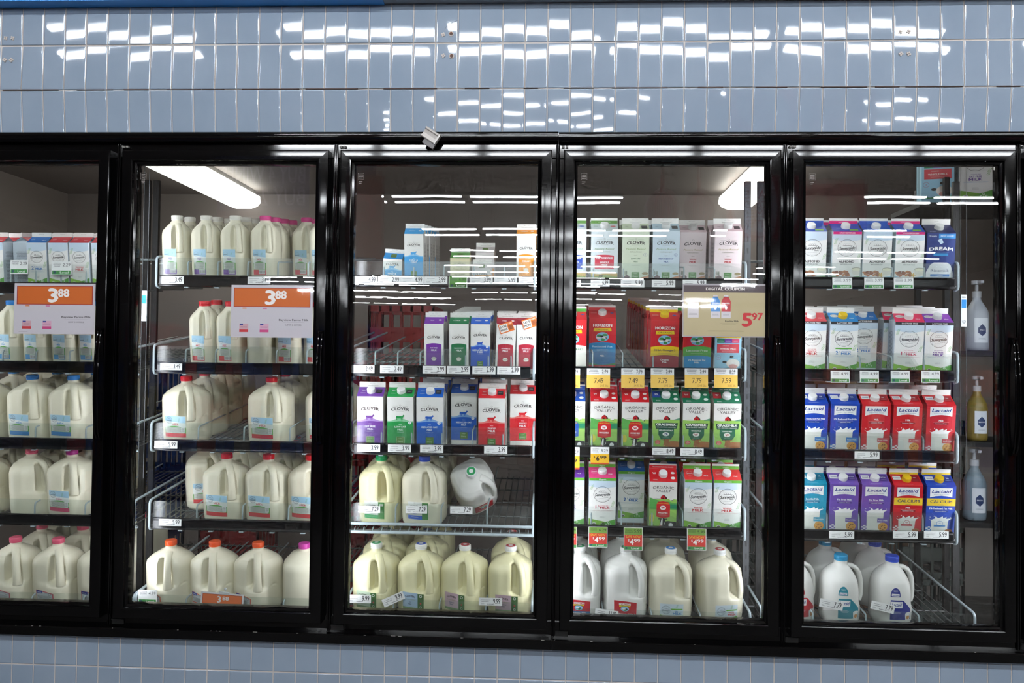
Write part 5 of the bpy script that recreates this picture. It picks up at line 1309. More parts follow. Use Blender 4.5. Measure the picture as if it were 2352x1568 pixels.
# lights on the back of the mullions
M_LED = mat('led_lens', '#ffffff', rough=.4, emit='#f4f6ff', estr=float(19))
for i, mx_ in enumerate(sorted(mulx)):
    r_ = empty('mullion_light', (mx_, .055, ZB)); tag(r_, f'tall cooler light behind the black mullion, {["first","second","third","fourth","fifth","sixth"][i]} from the left', 'light', 'upright lights inside the cooler')
    hh = MB(); hh.box((-.03,0,.02),(.03,.03,GH-.02)); link('housing', hh.mesh('housing', M_BLACKM), r_)
    st = MB()
    for s_ in (-1, 1):
        st.box((min(s_*.0305,s_*.032),.002,.03),(max(s_*.0305,s_*.032),.016,GH-.03)); st.box((min(s_*.0305,s_*.032),.0175,.03),(max(s_*.0305,s_*.032),.0295,GH-.03))
    link('metal_strip', st.mesh('metal_strip', M_CHROME), r_)
    le = MB(); hh2 = MB()
    for s_ in (-1, 1):
        v = [(s_*.034,.031,.05),(s_*.016,.046,.05),(s_*.016,.046,GH-.05),(s_*.034,.031,GH-.05)]
        le.add(v, [(0,1,2,3)] if s_ > 0 else [(3,2,1,0)])
        hh2.add([(p[0]-s_*.0008, p[1]-.001, p[2]) for p in ((s_*.0365,.0288,.04),(s_*.012,.0495,.04),(s_*.012,.0495,GH-.04),(s_*.0365,.0288,GH-.04))], [(0,1,2,3)])  # matt black plate added behind each lens, hides its back glow from the camera
    link('lens', le.mesh('lens', M_LED), r_); link('reflector', hh2.mesh('reflector', M_BLACKM), r_)
# slotted uprights that carry the shelves
for d in DN:
    for side in (0, 1):
        px = ARM[d][4][side]; x = W(px, 1100, .3)[0]+(-.012 if side == 0 else .012)
        u = MB(); u.box((-.011,-.008,0),(.011,.008,1.85))
        sl2 = MB()
        for k in range(40): sl2.box((-.003,-.0088,.05+k*.045),(.003,-.0078,.07+k*.045))
        r_ = empty('shelf_upright', (x, .33, ZC-1.18)); link('post', u.mesh('post', mat('dull_metal_post', '#4e5052', rough=.5, metal=.7) if (d, side) == (4, 1) else M_BLACKM), r_); link('slots', sl2.mesh('slots', mat('slot_shadow', '#1e1e1e', rough=.5)), r_)
        tag(r_, f'black slotted upright at the {"left" if side == 0 else "right"} end of the {DN[d]} door shelves', 'upright', 'black slotted shelf uprights')
# certification stickers standing on the light channels
for i, (px, py) in enumerate(((331, 702), (2214, 713))):
    x, z = W(px, py, .14)
    a = Art(); a.band(-9, 9, -55, 55, '#e9eceb', 1, 1); a.band(-8, 8, 8, 38, '#2f8fd8', 2, 1); a.ring(0, -38, 6, 1, '#333333', 3, 14); a.txt('ETL', 0, -38, 4, '#333333', 3, rot=90); a.txt('LED', 0, 46, 5, '#333333', 3)
    mb = MB(); mb.box((-.009,0,-.055),(.009,.001,.055), hexc('#e9eceb')); mb.box((-.010,.001,-.62),(-.0092,.004,.66), hexc('#54585a')); mb.box((.0092,.001,-.62),(.010,.004,.66), hexc('#54585a'))
    a.put(mb, lambda u, v, l: (u/1000, -l*.0001, v/1000))
    o = link('channel_sticker', mb.mesh('channel_sticker', M_LABEL)); o.location = (x, .14, z)
    tag(o, f'tall white and blue sticker on a clear channel inside the {"second" if i == 0 else "far right"} door', 'sticker', 'certification stickers')

# ------------------------------------------------------------------ signs on the doors
def sign(name, px0, px1, py0, py1, art_fn, label):
    y = -.0135
    ax, az = W(px0, py0, y); bx, bz = W(px1, py1, y); w = (bx-ax)*1000; h = (az-bz)*1000
    mb = MB(); mb.box((-w/2000,0,-h/2000),(w/2000,.0008,h/2000), hexc('#d9d7da'))
    art_fn(w, h).put(mb, lambda u, v, l: (u/1000, -l*.00012, v/1000))
    root = empty(name, ((ax+bx)/2, y, (az+bz)/2)); tag(root, label, 'sign')
    link('sign_card', mb.mesh('sign_card', M_PAPER), root)
    sv = MB(); sv.box((-w/2000-.002,-.0022,-h/2000-.002),(w/2000+.002,-.0018,h/2000+.003)); link('clear_sleeve', sv.mesh('clear_sleeve', G_SLEEVE), root)
    return root
def s388(w, h):
    a = Art(); a.band(-w/2, w/2, -h/2, h/2, '#c8c4cc', 1, 1); a.band(-w*.47, w*.47, h*.08, h*.45, '#9c2630', 2, 1); a.band(-w*.46, w*.46, h*.095, h*.435, '#cc641c', 3, 1)
    a.txt('3', -w*.02, h*.265, h*.26, '#f3efec', 4, bold=.05, w=w*.11); a.txt('88', w*.11, h*.315, h*.15, '#f3efec', 4, bold=.05, w=w*.13)
    for x, c, l in ((-w*.34, '#d97a3a', '#c8343c'), (-w*.09, '#cc5a94', '#cc4a84')):
        a.band(x-w*.02, x+w*.03, h*.045, h*.065, c, 3, 1); a.band(x-w*.055, x+w*.055, -h*.4, -h*.24, '#c9a0aa' if x < -w*.2 else '#d3a4bc', 3, 1); a.band(x-w*.055, x+w*.055, -h*.4, -h*.35, l, 4, 1); a.band(x-w*.05, x-w*.01, -h*.27, -h*.24, '#333f90', 4, 1); a.fine(x, -h*.3, w*.1, 2, '#7a4a5a', 4)
        a.ring(x+w*.02, -h*.06, w*.03, 1, '#c9c7cd', 3, 16, ry=h*.09)
    a.txt('Bayview Farms Milk', w*.27, -h*.16, h*.035, '#3a3438', 3, w=w*.36, bold=.03); a.fine(w*.27, -h*.21, w*.3, 1, '#a09da6', 3); a.txt('LIMIT 2 OFFERS', w*.27, -h*.26, h*.026, '#4a4448', 3, w=w*.19, bold=.02)
    a.fine(-w*.38, -h*.46, w*.14, 1, '#8a878e', 3)
    return a
sign('price_sign', 34, 217, 650, 768, s388, 'White and orange price sign reading 3 88 on the far left door')
sign('price_sign', 532, 717, 654, 776, s388, 'White and orange price sign reading 3 88 on the second door')
def s597(w, h):
    a = Art(); a.band(-w/2, w/2, -h/2, h/2, '#a8a2a8', 1, 1); a.band(-w*.487, w*.487, -h*.48, h*.34, '#bcae88', 2, 1); a.band(-w*.487, w*.487, h*.34, h*.47, '#4f4247', 2, 1)
    a.txt('DIGITAL COUPON', 0, h*.405, h*.05, '#e9e2dc', 3, w=w*.45, bold=.04)
    a.band(-w*.44, -w*.31, -h*.14, h*.15, '#dcd6da', 3, 1); a.fine(-w*.375, -h*.06, w*.1, 3, '#7a7478', 4, .7, 2.4)
    for x, c in ((-w*.115, '#3f86cc'), (w*.01, '#c4363e')):
        a.band(x-w*.025, x+w*.025, h*.25, h*.29, '#d9d4da', 3, 1)
        a.poly([(x-w*.055,-h*.14),(x+w*.055,-h*.14),(x+w*.052,-h*.02),(x+w*.055,h*.17),(x+w*.025,h*.26),(x-w*.025,h*.26),(x-w*.055,h*.17),(x-w*.052,-h*.02)], c, 3); a.band(x-w*.055, x+w*.055, -h*.145, -h*.02, '#d9d4da', 4, 1)
        a.txt('fairlife', x, h*.135, h*.03, '#eef0f4', 5, w=w*.085, bold=.02); a.ell(x, h*.05, w*.014, h*.035, '#eef0f4', 5, 12); a.band(x-w*.025, x+w*.025, h*.07, h*.085, '#26304a', 4, 1); a.fine(x, -h*.07, w*.08, 3, '#8a8a94', 5)
    a.txt('5', w*.255, -h*.17, h*.24, '#c4202c', 3, w=w*.105, bold=.05); a.txt('97', w*.375, -h*.11, h*.13, '#c4202c', 3, w=w*.12, bold=.05)
    a.txt('Fairlife Milk', w*.08, -h*.2, h*.03, '#3a332c', 3, w=w*.16, bold=.03); a.fine(w*.05, -h*.245, w*.22, 2, '#9a8f6c', 3, 1, 3.4); a.fine(0, -h*.38, w*.46, 2, '#8f8564', 3, .8, 2.6)
    return a
sign('coupon_sign', 1568, 1764, 651, 775, s597, 'Tan digital coupon sign reading 5 97 on the fourth door')
# small clipped sign on the bottom shelf of the second door
y = YF[5]-.03; ax, az = W(461, 1359, y); bx, bz = W(559, 1398, y); w = (bx-ax)*1000; h = (az-bz)*1000-4
a = Art(); a.band(-w/2, w/2, -h/2, h/2, '#e4e2e2', 1, 1); a.band(-w*.46, w*.46, -h*.3, h*.4, '#8f3a34', 2, 1); a.band(-w*.45, w*.45, -h*.27, h*.37, '#e0743e', 3, 1); a.txt('3', -w*.07, h*.06, h*.42, '#f3efec', 4, bold=.05); a.txt('88', w*.08, h*.15, h*.24, '#f3efec', 4, w=w*.14, bold=.05)
mb = MB(); mb.box((-w/2000,0,-h/2000),(w/2000,.0008,h/2000), hexc('#d9d7da')); a.put(mb, lambda u, v, l: (u/1000, -l*.00012, v/1000))
root = empty('shelf_sign', ((ax+bx)/2, y, (az+bz)/2), (0, R(3), 0)); tag(root, 'Small white and orange shelf sign clipped before the orange capped jugs', 'sign')
link('sign_card', mb.mesh('sign_card', M_PAPER), root)
cl = MB(); cl.lathe([(0,-.005),(.004,-.004),(.005,0),(.004,.004),(0,.005)], 12, M=Matrix.Translation((.008,.004,h/2000+.014))); cl.tube([(.008,.004,h/2000+.01),(.008,.004,-.01)], .0015, 6); cl.box((-.012,-.001,h/2000-.004),(.024,.004,h/2000+.004))
link('clip', cl.mesh('clip', mat('clear_white_clip', '#d8dcdc', rough=.2)), root)

# ------------------------------------------------------------------ tiled wall
M_TILE = mat('blue_glazed_tile', '#919fb0', rough=.025, spec=.6, noise=('#8998aa', 4, .35, .65))
M_TILEL = mat('blue_glazed_tile_lower', '#8ea3b8', rough=.045, spec=.62, noise=('#869cb2', 4, .35, .65))
M_GROUT = mat('pale_grout', '#c9c2bd', rough=.9)
tw = MB()
zr = [ZC+1.0695+.1561, ZC+1.0695, ZC+.9134, ZC+.7591-.004]
ROWT = [R(-.6), R(-1.5), R(5.3)]
PT_ = .0762
def tile(mb, x0, x1, z0, z1, rx, ry, seed, pivot=0., yb=0.):
    g = .0018; x0 += g; x1 -= g; z0 += g; z1 -= g
    U = [0, .012, .025, .04, .052, .075, .5, .925, .948, .96, .975, .988, 1]; V = [0, .006, .013, .02, .026, .038, .27, .5, .73, .962, .974, .98, .987, .994, 1]
    rn = random.Random(seed); ph1, ph2, am = rn.uniform(0,6), rn.uniform(0,6), rn.uniform(.00001,.00005)
    vs = []; nu, nv = len(U), len(V)
    cx, cz = (x0+x1)/2, (z0+z1)/2
    for v in V:
        for u in U:
            e = min(u, 1-u)*(x1-x0); f = min(v, 1-v)*(z1-z0)
            def ed(t): return 0 if t > .003 else .0013*(1-t/.003)**2
            d = max(ed(e), ed(f))
            x = x0+(x1-x0)*u; z = z0+(z1-z0)*v
            y_ = -.0022+d + am*math.sin(ph1+u*4.4)*math.cos(ph2+v*5) - .00005*(1-(2*u-1)**2)
            y_ += -(z-(cz if pivot == 0 else z1))*math.tan(rx) + (x-cx)*math.tan(ry)
            vs.append((x, y_+yb, z))
    mb.add(vs, [(j*nu+i, j*nu+i+1, (j+1)*nu+i+1, (j+1)*nu+i) for j in range(nv-1) for i in range(nu-1)])
rnd = random.Random(5)
t0 = -1.853-12*PT_
for r in range(3):
    for i in range(72):
        x0 = t0+i*PT_
        rx = ROWT[r]+R(rnd.gauss(0,.22)) if r < 2 else ROWT[r]+R(rnd.gauss(0,.3))
        tile(tw, x0, x0+PT_, zr[r+1], zr[r], rx, R(rnd.gauss(0,.25)), r*100+i, pivot=1 if r == 2 else 0)
for i in range(72):      # a sliver of the course above
    tile(tw, t0+i*PT_, t0+(i+1)*PT_, zr[0], zr[0]+.156, R(rnd.gauss(0,.2)), 0, 900+i)
zlow = [ZB-.072, 0, 0]
zj = W(300, 1532, 0)[1]
b0 = -1.8371-12*.0758
rows = [(zj, ZB-.066), (zj-.156, zj), (zj-.312, zj-.156), (0.0, zj-.312)]
for r, (za, zb_) in enumerate(rows):
    for i in range(72):
        tile(tw, b0+i*.0758, b0+(i+1)*.0758, za, zb_, R(rnd.gauss(0,.2)), R(rnd.gauss(0,.2)), 2000+r*100+i)
grout = MB()
gx0, gx1 = t0-.02, t0+73*PT_
grout.add([(gx0,.0004,zr[2]),(gx1,.0004,zr[2]),(gx1,.0004,zr[0]+.16),(gx0,.0004,zr[0]+.16)], [(0,1,2,3)], mi=1)
dy = (zr[2]-zr[3])*math.tan(R(5.3))
grout.add([(gx0,.0004+dy,zr[3]),(gx1,.0004+dy,zr[3]),(gx1,.0004,zr[2]),(gx0,.0004,zr[2])], [(0,1,2,3)], mi=1)
grout.add([(gx0,.0004,0),(gx1,.0004,0),(gx1,.0004,ZB-.06),(gx0,.0004,ZB-.06)], [(0,1,2,3)], mi=1)
# plain upper wall and returns so that the wall is a solid thing
grout.box((gx0,.03,zr[3]+.002),(gx1,.12,4.5), mi=1); grout.box((gx0,.002,0),(gx1,.12,ZB-.062), mi=1); grout.box((gx0-2.6,0,0),(-2.75,.12,4.5), mi=1); grout.box((2.75,0,0),(6.4,.12,4.5), mi=1)
tw.v += []; o_ = len(tw.v); tw.v += grout.v; tw.f += [tuple(i+o_ for i in f) for f in grout.f]; tw.c += grout.c; tw.mi += grout.mi
wall = link('wall_front', tw.mesh('wall_front', [M_TILE, M_GROUT], smooth=35)); tag(wall, 'pale blue glazed tile wall above and below the cooler', None, None, 'structure')
cm_ = MB(); rr_ = random.Random(2); x = gx0
while x < 2.6:      # dark broken joint between the second and third course
    l = rr_.uniform(.02, .2); h_ = rr_.uniform(.0008, .0022)
    cm_.box((x, -.0042, zr[2]-h_*.3), (x+l, .0, zr[2]+h_)); x += l+rr_.uniform(.0, .12)
o = link('trim_2', cm_.mesh('trim_2', mat('dirty_joint', '#57433c', rough=.9))); tag(o, 'dark dirty joint line across the tiles', None, None, 'structure')
# blue fascia above the tiles
xa, za = W(0, 11.5, -.03); fs_ = MB(); xe = W(880, 2, -.03)[0]
fs_.box((gx0, -.06, za), (xe, .0, za+.35)); fs_.box((xe, -.055, za+.004), (gx1, .0, za+.35), mi=1)
o = link('trim_1', fs_.mesh('trim_1', [mat('bright_blue_fascia', '#3f9ae6', rough=.4), mat('grey_fascia', '#8f979c', rough=.5)])); tag(o, 'bright blue fascia strip along the top edge', None, None, 'structure')
# wall plugs
WP = [(12,87,0),(28,87,0),(10,137,0),(25,137,0),(1018,79,0),(1036,77,1),(1018,127,0),(1037,128,1),(2069,73,0),(2088,72,0),(2070,123,0),(2088,123,0)]
for i, (px, py, hole) in enumerate(WP):
    x, z = W(px, py, -.006); mb = MB(); c1 = hexc('#c9c0ba'); c2 = hexc('#6b5a52') if not hole else hexc('#4a2a1e')
    Mx = Matrix.Translation((x, -.0015, z)) @ Matrix.Rotation(R(90), 4, 'X') @ Matrix.Rotation(R(rnd.uniform(0,90)), 4, 'Z')
    if not hole:
        for k in range(4): mb.box((.0015,-.0026,0),(.0074,.0026,.0042), c1, M=Mx @ Matrix.Rotation(R(90*k), 4, 'Z'))
        mb.lathe([(.0048,0),(.0048,.0046),(.0022,.0048),(.0018,.003),(0,.003)], 14, M=Mx, cols=[c1,c1,c1,c2,c2])
    else: mb.lathe([(.009,.0),(.0085,.0034),(.0062,.0038),(.0052,.0012),(0,.001)], 16, M=Mx, cols=[c1,c1,hexc('#a86a4c'),c2,c2])
    o = link('wall_plug', mb.mesh('wall_plug', M_PAPER))
    pos = ['upper left','upper right','lower left','lower right'][(i % 4) if i < 4 or i >= 8 else [0,1,2,3][i % 4]]
    grp = 'left edge' if i < 4 else ('centre' if i < 8 else 'right side')
    tag(o, f'{"round brown screw hole" if hole else "beige plastic wall plug"}, {pos} of four, tiles at the {grp} of the wall', 'wall plug', 'old wall plugs in the tiles')
# crack beside the centre holes
ck = MB(); P = [W(1022,68,-.0)[0:2], W(1030,58,0), W(1040,52,0), W(1053,47,0)]
ck.tube([(p[0], -.004, p[1]) for p in P], .0004, 5)
o = link('trim_3', ck.mesh('trim_3', mat('crack_dark', '#4c545c', rough=.9))); tag(o, 'thin crack in the tile beside the brown screw hole', None, None, 'structure')
# lamp-like plastic bracket on the header
x, z = W(989, 311, -.05)
root = empty('clip_holder', (x, -.036, z), (0, R(33), 0)); tag(root, 'Tilted pale grey plastic sign clip stuck on the cooler header', 'sign clip')
mb = MB()
pr = [(-.018,0),(-.018,-.016),(-.0155,-.019),(-.012,-.019),(-.0105,-.012),(-.001,-.009),(.004,-.0105),(.0105,-.012),(.012,-.02),(.017,-.021),(.019,-.017),(.019,0)]
vs = [(xx, b, a) for xx in (-.028, .026) for a, b in pr]; n = len(pr)
mb.add(vs, [(k, k+1, k+1+n, k+n) for k in range(n-1)]+[tuple(range(n))[::-1], tuple(range(n, 2*n))])
mb.box((.024,-.021,-.018),(.029,0,.019))
link('clip_body', mb.mesh('clip_body', mat('aged_white_plastic', '#c9c4c0', rough=.3)), root)
mb = MB(); mb.box((-.012,-.012,-.034),(.030,.002,-.017)); link('clip_base', mb.mesh('clip_base', mat('smoky_plastic', '#4a4648', rough=.3)), root)

# ------------------------------------------------------------------ inside of the walk-in cooler
YB = 2.35; HC = ZC+1.02
M_IN = mat('cooler_wall', '#948b86', rough=.6); M_INC = mat('cooler_ceiling', '#8a827d', rough=.6); M_INF = mat('cooler_floor', '#3a3836', rough=.6)
def slab(name, a, b, m, lab):
    mb = MB(); mb.box(a, b); o = link(name, mb.mesh(name, m)); tag(o, lab, None, None, 'structure'); return o
slab('wall_back', (-3.1,YB,0), (3.4,YB+.1,HC+.2), M_IN, 'dim grey back wall inside the cooler')
slab('wall_left', (-3.2,.12,0), (-3.1,YB+.1,HC+.2), M_IN, 'dim grey left wall inside the cooler')
slab('wall_right', (3.4,.12,0), (3.5,YB+.1,HC+.2), M_IN, 'dim grey right wall inside the cooler')
slab('ceiling_cooler', (-3.2,.12,HC), (3.5,YB+.1,HC+.1), M_INC, 'low grey ceiling inside the cooler')
slab('floor_cooler', (-3.2,.12,0), (3.5,YB+.1,.06), M_INF, 'dark floor inside the cooler')
M_LAMP = mat('lamp_diffuser', '#ffffff', rough=.4, emit='#fffdf4', estr=5.0)
for i, (xn, xf, ya, yb_, lab) in enumerate(((-1.905,-1.905,.55,2.22,'Long glowing ceiling lamp seen through the second door'), (1.09,1.09,.45,2.2,'Long glowing ceiling lamp seen through the fourth door'))):
    zl = ZC+.93
    root = empty('cooler_lamp', (xn, ya, zl)); tag(root, lab, 'ceiling lamp', 'glowing lamps in the cooler')
    mb = MB(); pr = [(-.1,.05),(-.105,.012),(-.085,-.012),(-.05,-.025),(.05,-.025),(.085,-.012),(.105,.012),(.1,.05)]; n = len(pr); L_ = yb_-ya
    vs = [(a_, yy, b_) for yy in (0, L_) for a_, b_ in pr]; mb.add(vs, [(k, k+n, k+1+n, k+1) for k in range(n-1)]+[tuple(range(n)), tuple(range(n,2*n))[::-1]])
    link('diffuser', mb.mesh('diffuser', M_LAMP, smooth=30), root)
    mb = MB(); mb.box((-.07,0,.05),(.07,L_,HC-zl)); link('housing', mb.mesh('housing', M_GREYP), root)
# stacked crates and boxes behind the shelves
M_CRR = mat('red_crate_plastic', '#b01a1c', rough=.45); M_CRG = mat('grey_crate_plastic', '#46504c', rough=.5); M_CARD = mat('brown_cardboard', '#6b4f3a', rough=.8); M_CRB = mat('blue_crate_plastic', '#1d3f7c', rough=.45)
def crate(loc, m, label, group, sz=(.33,.33,.27), rz=0):
    mb = MB(); w_, d_, h_ = sz; t = .012
    for zz in (0, h_-.03): mb.box((-w_/2,-d_/2,zz),(w_/2,-d_/2+t,zz+.03)); mb.box((-w_/2,d_/2-t,zz),(w_/2,d_/2,zz+.03)); mb.box((-w_/2,-d_/2,zz),(-w_/2+t,d_/2,zz+.03)); mb.box((w_/2-t,-d_/2,zz),(w_/2,d_/2,zz+.03))
    for k in range(7):
        q = -w_/2+t/2+(w_-t)*k/6
        for yy in (-d_/2, d_/2-t): mb.box((q-t/2,yy,0),(q+t/2,yy+t,h_))
        mb2 = -d_/2+t/2+(d_-t)*k/6
        for xx in (-w_/2, w_/2-t): mb.box((xx,mb2-t/2,0),(xx+t,mb2+t/2,h_))
    for k in range(5):
        q = -w_/2+w_*(k+.5)/5; mb.box((q-.012,-d_/2,0),(q+.012,d_/2,.008))
    mb.box((-w_/2,-d_/2+.001,h_*.33),(w_/2,-d_/2+.004,h_*.6))
    o = link('milk_crate', mb.mesh('milk_crate', m)); o.location = loc; o.rotation_euler = (0,0,rz); tag(o, label, 'crate', group)
def xat(px, y): return W(px, 700, y)[0]
nm = ['lowest','second','third','fourth','fifth','sixth']
for nx, (px, yy, m, who, cnt) in enumerate(((935,1.45,M_CRR,'red crate stack in the gap beside the purple thin carton',6), (860,1.9,M_CRR,'red crate stack at the back of the middle door',5), (560,1.8,M_CRR,'red crate stack behind the orange capped jugs',3), (322,1.1,M_CRB,'blue crate stack at the left of the second door',5), (2110,1.8,M_CRG,'grey crate stack behind the far right door',4), (1690,1.6,M_CRG,'grey crate stack behind the fourth door',5))):
    for k in range(cnt):
        crate((xat(px, yy), yy, .062+k*.275), m, f'{m.name.split("_")[0]} milk crate, {nm[k]} up, {who}', 'milk crates stacked inside the cooler')
for i, (px, yy, zz, sz) in enumerate(((1930,2.05,.062,(.6,.4,.9)), (1930,2.05,.964,(.4,.35,.38)), (1450,2.05,.062,(.5,.4,1.0)))):
    mb = MB(); mb.box((-sz[0]/2,-sz[1]/2,0),(sz[0]/2,sz[1]/2,sz[2])); mb.box((-.025,-sz[1]/2-.0006,0),(.025,sz[1]/2,sz[2]+.0006), mi=1); mb.box((-sz[0]/2,-sz[1]/2-.0004,sz[2]*.48),(sz[0]/2,-sz[1]/2,sz[2]*.5), mi=1)
    o = link('cardboard_box', mb.mesh('cardboard_box', [M_CARD, mat('packing_tape', '#8a7355', rough=.4)])); o.location = (xat(px, yy), yy, zz); tag(o, ['Tall brown cardboard box at the back of the far right door','Smaller brown cardboard box behind the far right door','Tall brown cardboard box at the back of the fourth door'][i], 'box', 'cardboard boxes inside the cooler')
# rack of stock at the back right with oversize cartons on top
rk = empty('stock_rack', (W(2235,450,.75)[0], .75, 0)); tag(rk, 'Dark storage rack at the back of the far right door', 'rack')
mb = MB()
for sx in (-.17, .17):
    for sy in (-.13, .13): mb.box((sx-.01,sy-.01,.06),(sx+.01,sy+.01,2.2))
link('posts', mb.mesh('posts', M_BLACKM), rk)
zsr = [W(2235,1195,.66)[1], W(2235,1012,.66)[1], W(2235,806,.66)[1], W(2235,470,.66)[1]]
for zz in zsr:
    mb = MB(); mb.box((-.18 if zz < 1.6 else -.28,-.14,zz-.02),(.18,.14,zz)); link('rack_shelf', mb.mesh('rack_shelf', M_BLACKM), rk)
RX = rk.location.x
# goods on the rack
def rack_carton(key, x, z, rot, sc, lab):
    if key not in _proto: DES[key][0]()
    P = _proto[key]; r_ = empty(P['name'], (x, .66, z+.001), (0,0,R(rot))); r_.scale = (sc,sc,sc)
    for n_, me, tr in P['parts']:
        o = link(n_, me, r_)
        if tr: o.location = tr[0]; o.rotation_euler = tr[1]
    tag(r_, lab, 'milk carton', 'cartons on the storage rack')
rack_carton('lf_f', RX-.035, zsr[3], -12, 1.3, 'Large farm carton reading fat free milk, high at the top right')
rack_carton('gy', RX-.185, zsr[3], -15, 1.3, 'Large pale blue carton high beside the fat free carton')
def bottle(x, z, sc, body, capc, label_t, desc):
    mb = MB(); c1 = hexc(body)
    mb.lathe([(.034,0),(.038,.004),(.04,.015),(.04,.13),(.036,.15),(.022,.175),(.014,.19),(.014,.2)], 24, c1)
    r_ = empty('pump_bottle', (x, .68, z+.001)); r_.scale = (sc,sc,sc)
    link('bottle_body', mb.mesh('bottle_body', M_PRINT, smooth=50), r_)
    a = Art(); a.band(-26, 26, 30, 120, '#cfd4da', 1, 8); a.poly([(-14,84),(0,98),(14,84),(14,66),(0,54),(-14,66)], '#26365e', 2); a.txt(label_t, 0, 76, 5, '#e6e8ee', 3, maxw=24); a.fine(0, 46, 34, 3, '#7a7f88', 2)
    lm = MB(); a.put(lm, lambda u, v, l: ((.0405+l*.0002)*math.cos(R(-90)+u/40.5), (.0405+l*.0002)*math.sin(R(-90)+u/40.5), v/1000), 0, 4); link('label', lm.mesh('label', M_LABEL), r_)
    cp = MB(); cc = hexc(capc); cp.lathe([(.016,.198),(.016,.22),(.006,.222),(.006,.245),(.018,.247),(.018,.26),(0,.262)], 18, cc); cp.box((-.006,-.04,.248),(.006,0,.258), cc); link('pump_cap', cp.mesh('pump_cap', M_CAPM, smooth=50), r_)
    tag(r_, desc, 'bottle', 'bottles on the storage rack')
bottle(RX-.02, zsr[2], 1.1, '#9da2aa', '#a8abb0', 'MILK', 'White bottle with pale cap on the rack, highest of the bottles')
bottle(RX-.02, zsr[1], 1.0, '#7f6d30', '#a9abae', 'ALMOND', 'Yellow bottle with dark diamond label on the rack')
bottle(RX-.03, zsr[0], 1.1, '#74838e', '#a8abb0', 'FRESH', 'Blue bottle on the lowest rack shelf')

# ------------------------------------------------------------------ the shop on this side of the doors
CH = ZC+2.65
slab('floor', (-12,-40,-.1), (14,0.0,0), mat('shop_floor', '#5e5955', rough=.6, noise=('#56514c', .6, .3, .7)), 'polished grey shop floor')
slab('ceiling', (-12,-40,CH+.4), (14,0.0,CH+.5), mat('shop_ceiling', '#cfc4bd', rough=.9), 'shop ceiling')
slab('wall_far', (-12,-40.1,0), (14,-40,CH+.5), mat('shop_far_wall', '#6f5f58', rough=.8), 'far wall of the shop')
slab('wall_side_left', (-12.1,-40,0), (-12,0,CH+.5), mat('shop_side_wall', '#7a6a62', rough=.8), 'left wall of the shop')
slab('wall_side_right', (14,-40,0), (14.1,0,CH+.5), _mats['shop_side_wall'], 'right wall of the shop')
M_TUBE = mat('fluorescent_tube', '#ffffff', rough=.4, emit='#f6fbff', estr=160.0)
tm = MB()
for yy in (-.028, .028): tm.tube([(-.58,yy,-.02),(.58,yy,-.02)], .011, 8)
tube_me = tm.mesh('tubes', M_TUBE)
hm = MB(); hm.box((-.61,-.06,0),(.61,.06,.05)); hm.tube([(-.4,0,.05),(-.4,0,.4)], .004, 6); hm.tube([(.4,0,.05),(.4,0,.4)], .004, 6); hous_me = hm.mesh('fixture_housing', mat('dull_fixture', '#4a4c4e', rough=.6))
first = None; cnt = 0
RNG = {0:[(-4.1,-2.8),(-2.17,2.95),(3.56,6.4)], 1:[(-3.45,8)], 2:[(-4.0,1.75),(4.95,7.6)], 3:[(-2.75,2.3),(3.3,4.4),(6.2,7.6)], 4:[(-2.6,1.8),(7.2,9.4)], 5:[(-3.2,2.6),(6,9)]}
for r in range(10):
    yy = -(3.62+3.72*r); rn = random.Random(40+r)
    for xa, xb in RNG.get(r, [(-3.4, 9)]):
        k = max(1, round((xb-xa)/1.31))
        for i in range(k):
            if r > 5 and rn.random() < .45: continue
            o = empty('hanging_strip_light', (xa+.61+i*1.31, yy+rn.uniform(-.02,.02), CH)); cnt += 1
            link('tubes', tube_me, o); link('fixture_housing', hous_me, o)
            tag(o, 'bright ceiling strip light in a row, mirrored in tiles and glass', 'ceiling light', 'strip lights on the shop ceiling')
for r in range(6, 10):     # thinner far rows to the left
    for k in range(4):
        o = empty('hanging_strip_light', (-9.5+k*1.4, -3.62-3.72*r, CH)); link('tubes', tube_me, o); link('fixture_housing', hous_me, o)
        tag(o, 'bright ceiling strip light in a row, mirrored in tiles and glass', 'ceiling light', 'strip lights on the shop ceiling')
# hanging banner and round sign that mirror in the doors (they face the cooler)
def hang(name, px, py, dist, w, h, art, label, cat='sign'):
    Dd = 2.7755+dist; x = CAM.x+(px-1266.8)/F*Dd; z = ZC+(825-py)/F*Dd
    mb = MB(); mb.box((-w/2,-.01,-h/2),(w/2,.01,h/2), hexc('#3a3558'))
    art.put(mb, lambda u, v, l: (-u/1000, .0105+l*.0005, v/1000))
    o = link(name, mb.mesh(name, M_LABEL)); o.location = (x, -dist, z); tag(o, label, cat)
a = Art(); a.band(-480, 480, -330, 330, '#342f58', 1, 1); a.txt('BUY 4 WINES', 0, 120, 170, '#a9a6bc', 2, w=880, bold=.01); a.txt('BUY 2 SETS', 0, -110, 170, '#a9a6bc', 2, w=880, bold=.01); a.band(-480, 480, -330, -255, '#5a2a3a', 2, 1)
hang('hanging_banner', 590, 430, 5.6, .96, .66, a, 'navy banner with pale lettering mirrored in the second door')
a = Art(); a.band(-300, 300, -300, 300, '#8a1c2c', 1, 1); a.ell(0, 0, 250, 250, '#a9a6b4', 2, 32)
for i, t in enumerate(('MAKE','GOOD','TIMES','BETTER')): a.txt(t, 0, 140-i*92, 70, '#7a2438', 3, w=270, bold=.03 if i in (0,3) else -.005)
hang('hanging_sign', 1733, 480, 5.0, .6, .6, a, 'round red and grey sign mirrored in the fourth door')
a = Art(); a.band(-330, 330, -330, 330, '#7a1a24', 1, 1); a.ell(-120, 40, 120, 160, '#9a7a68', 2, 20); a.ell(140, 30, 120, 160, '#8a6a5a', 2, 20)
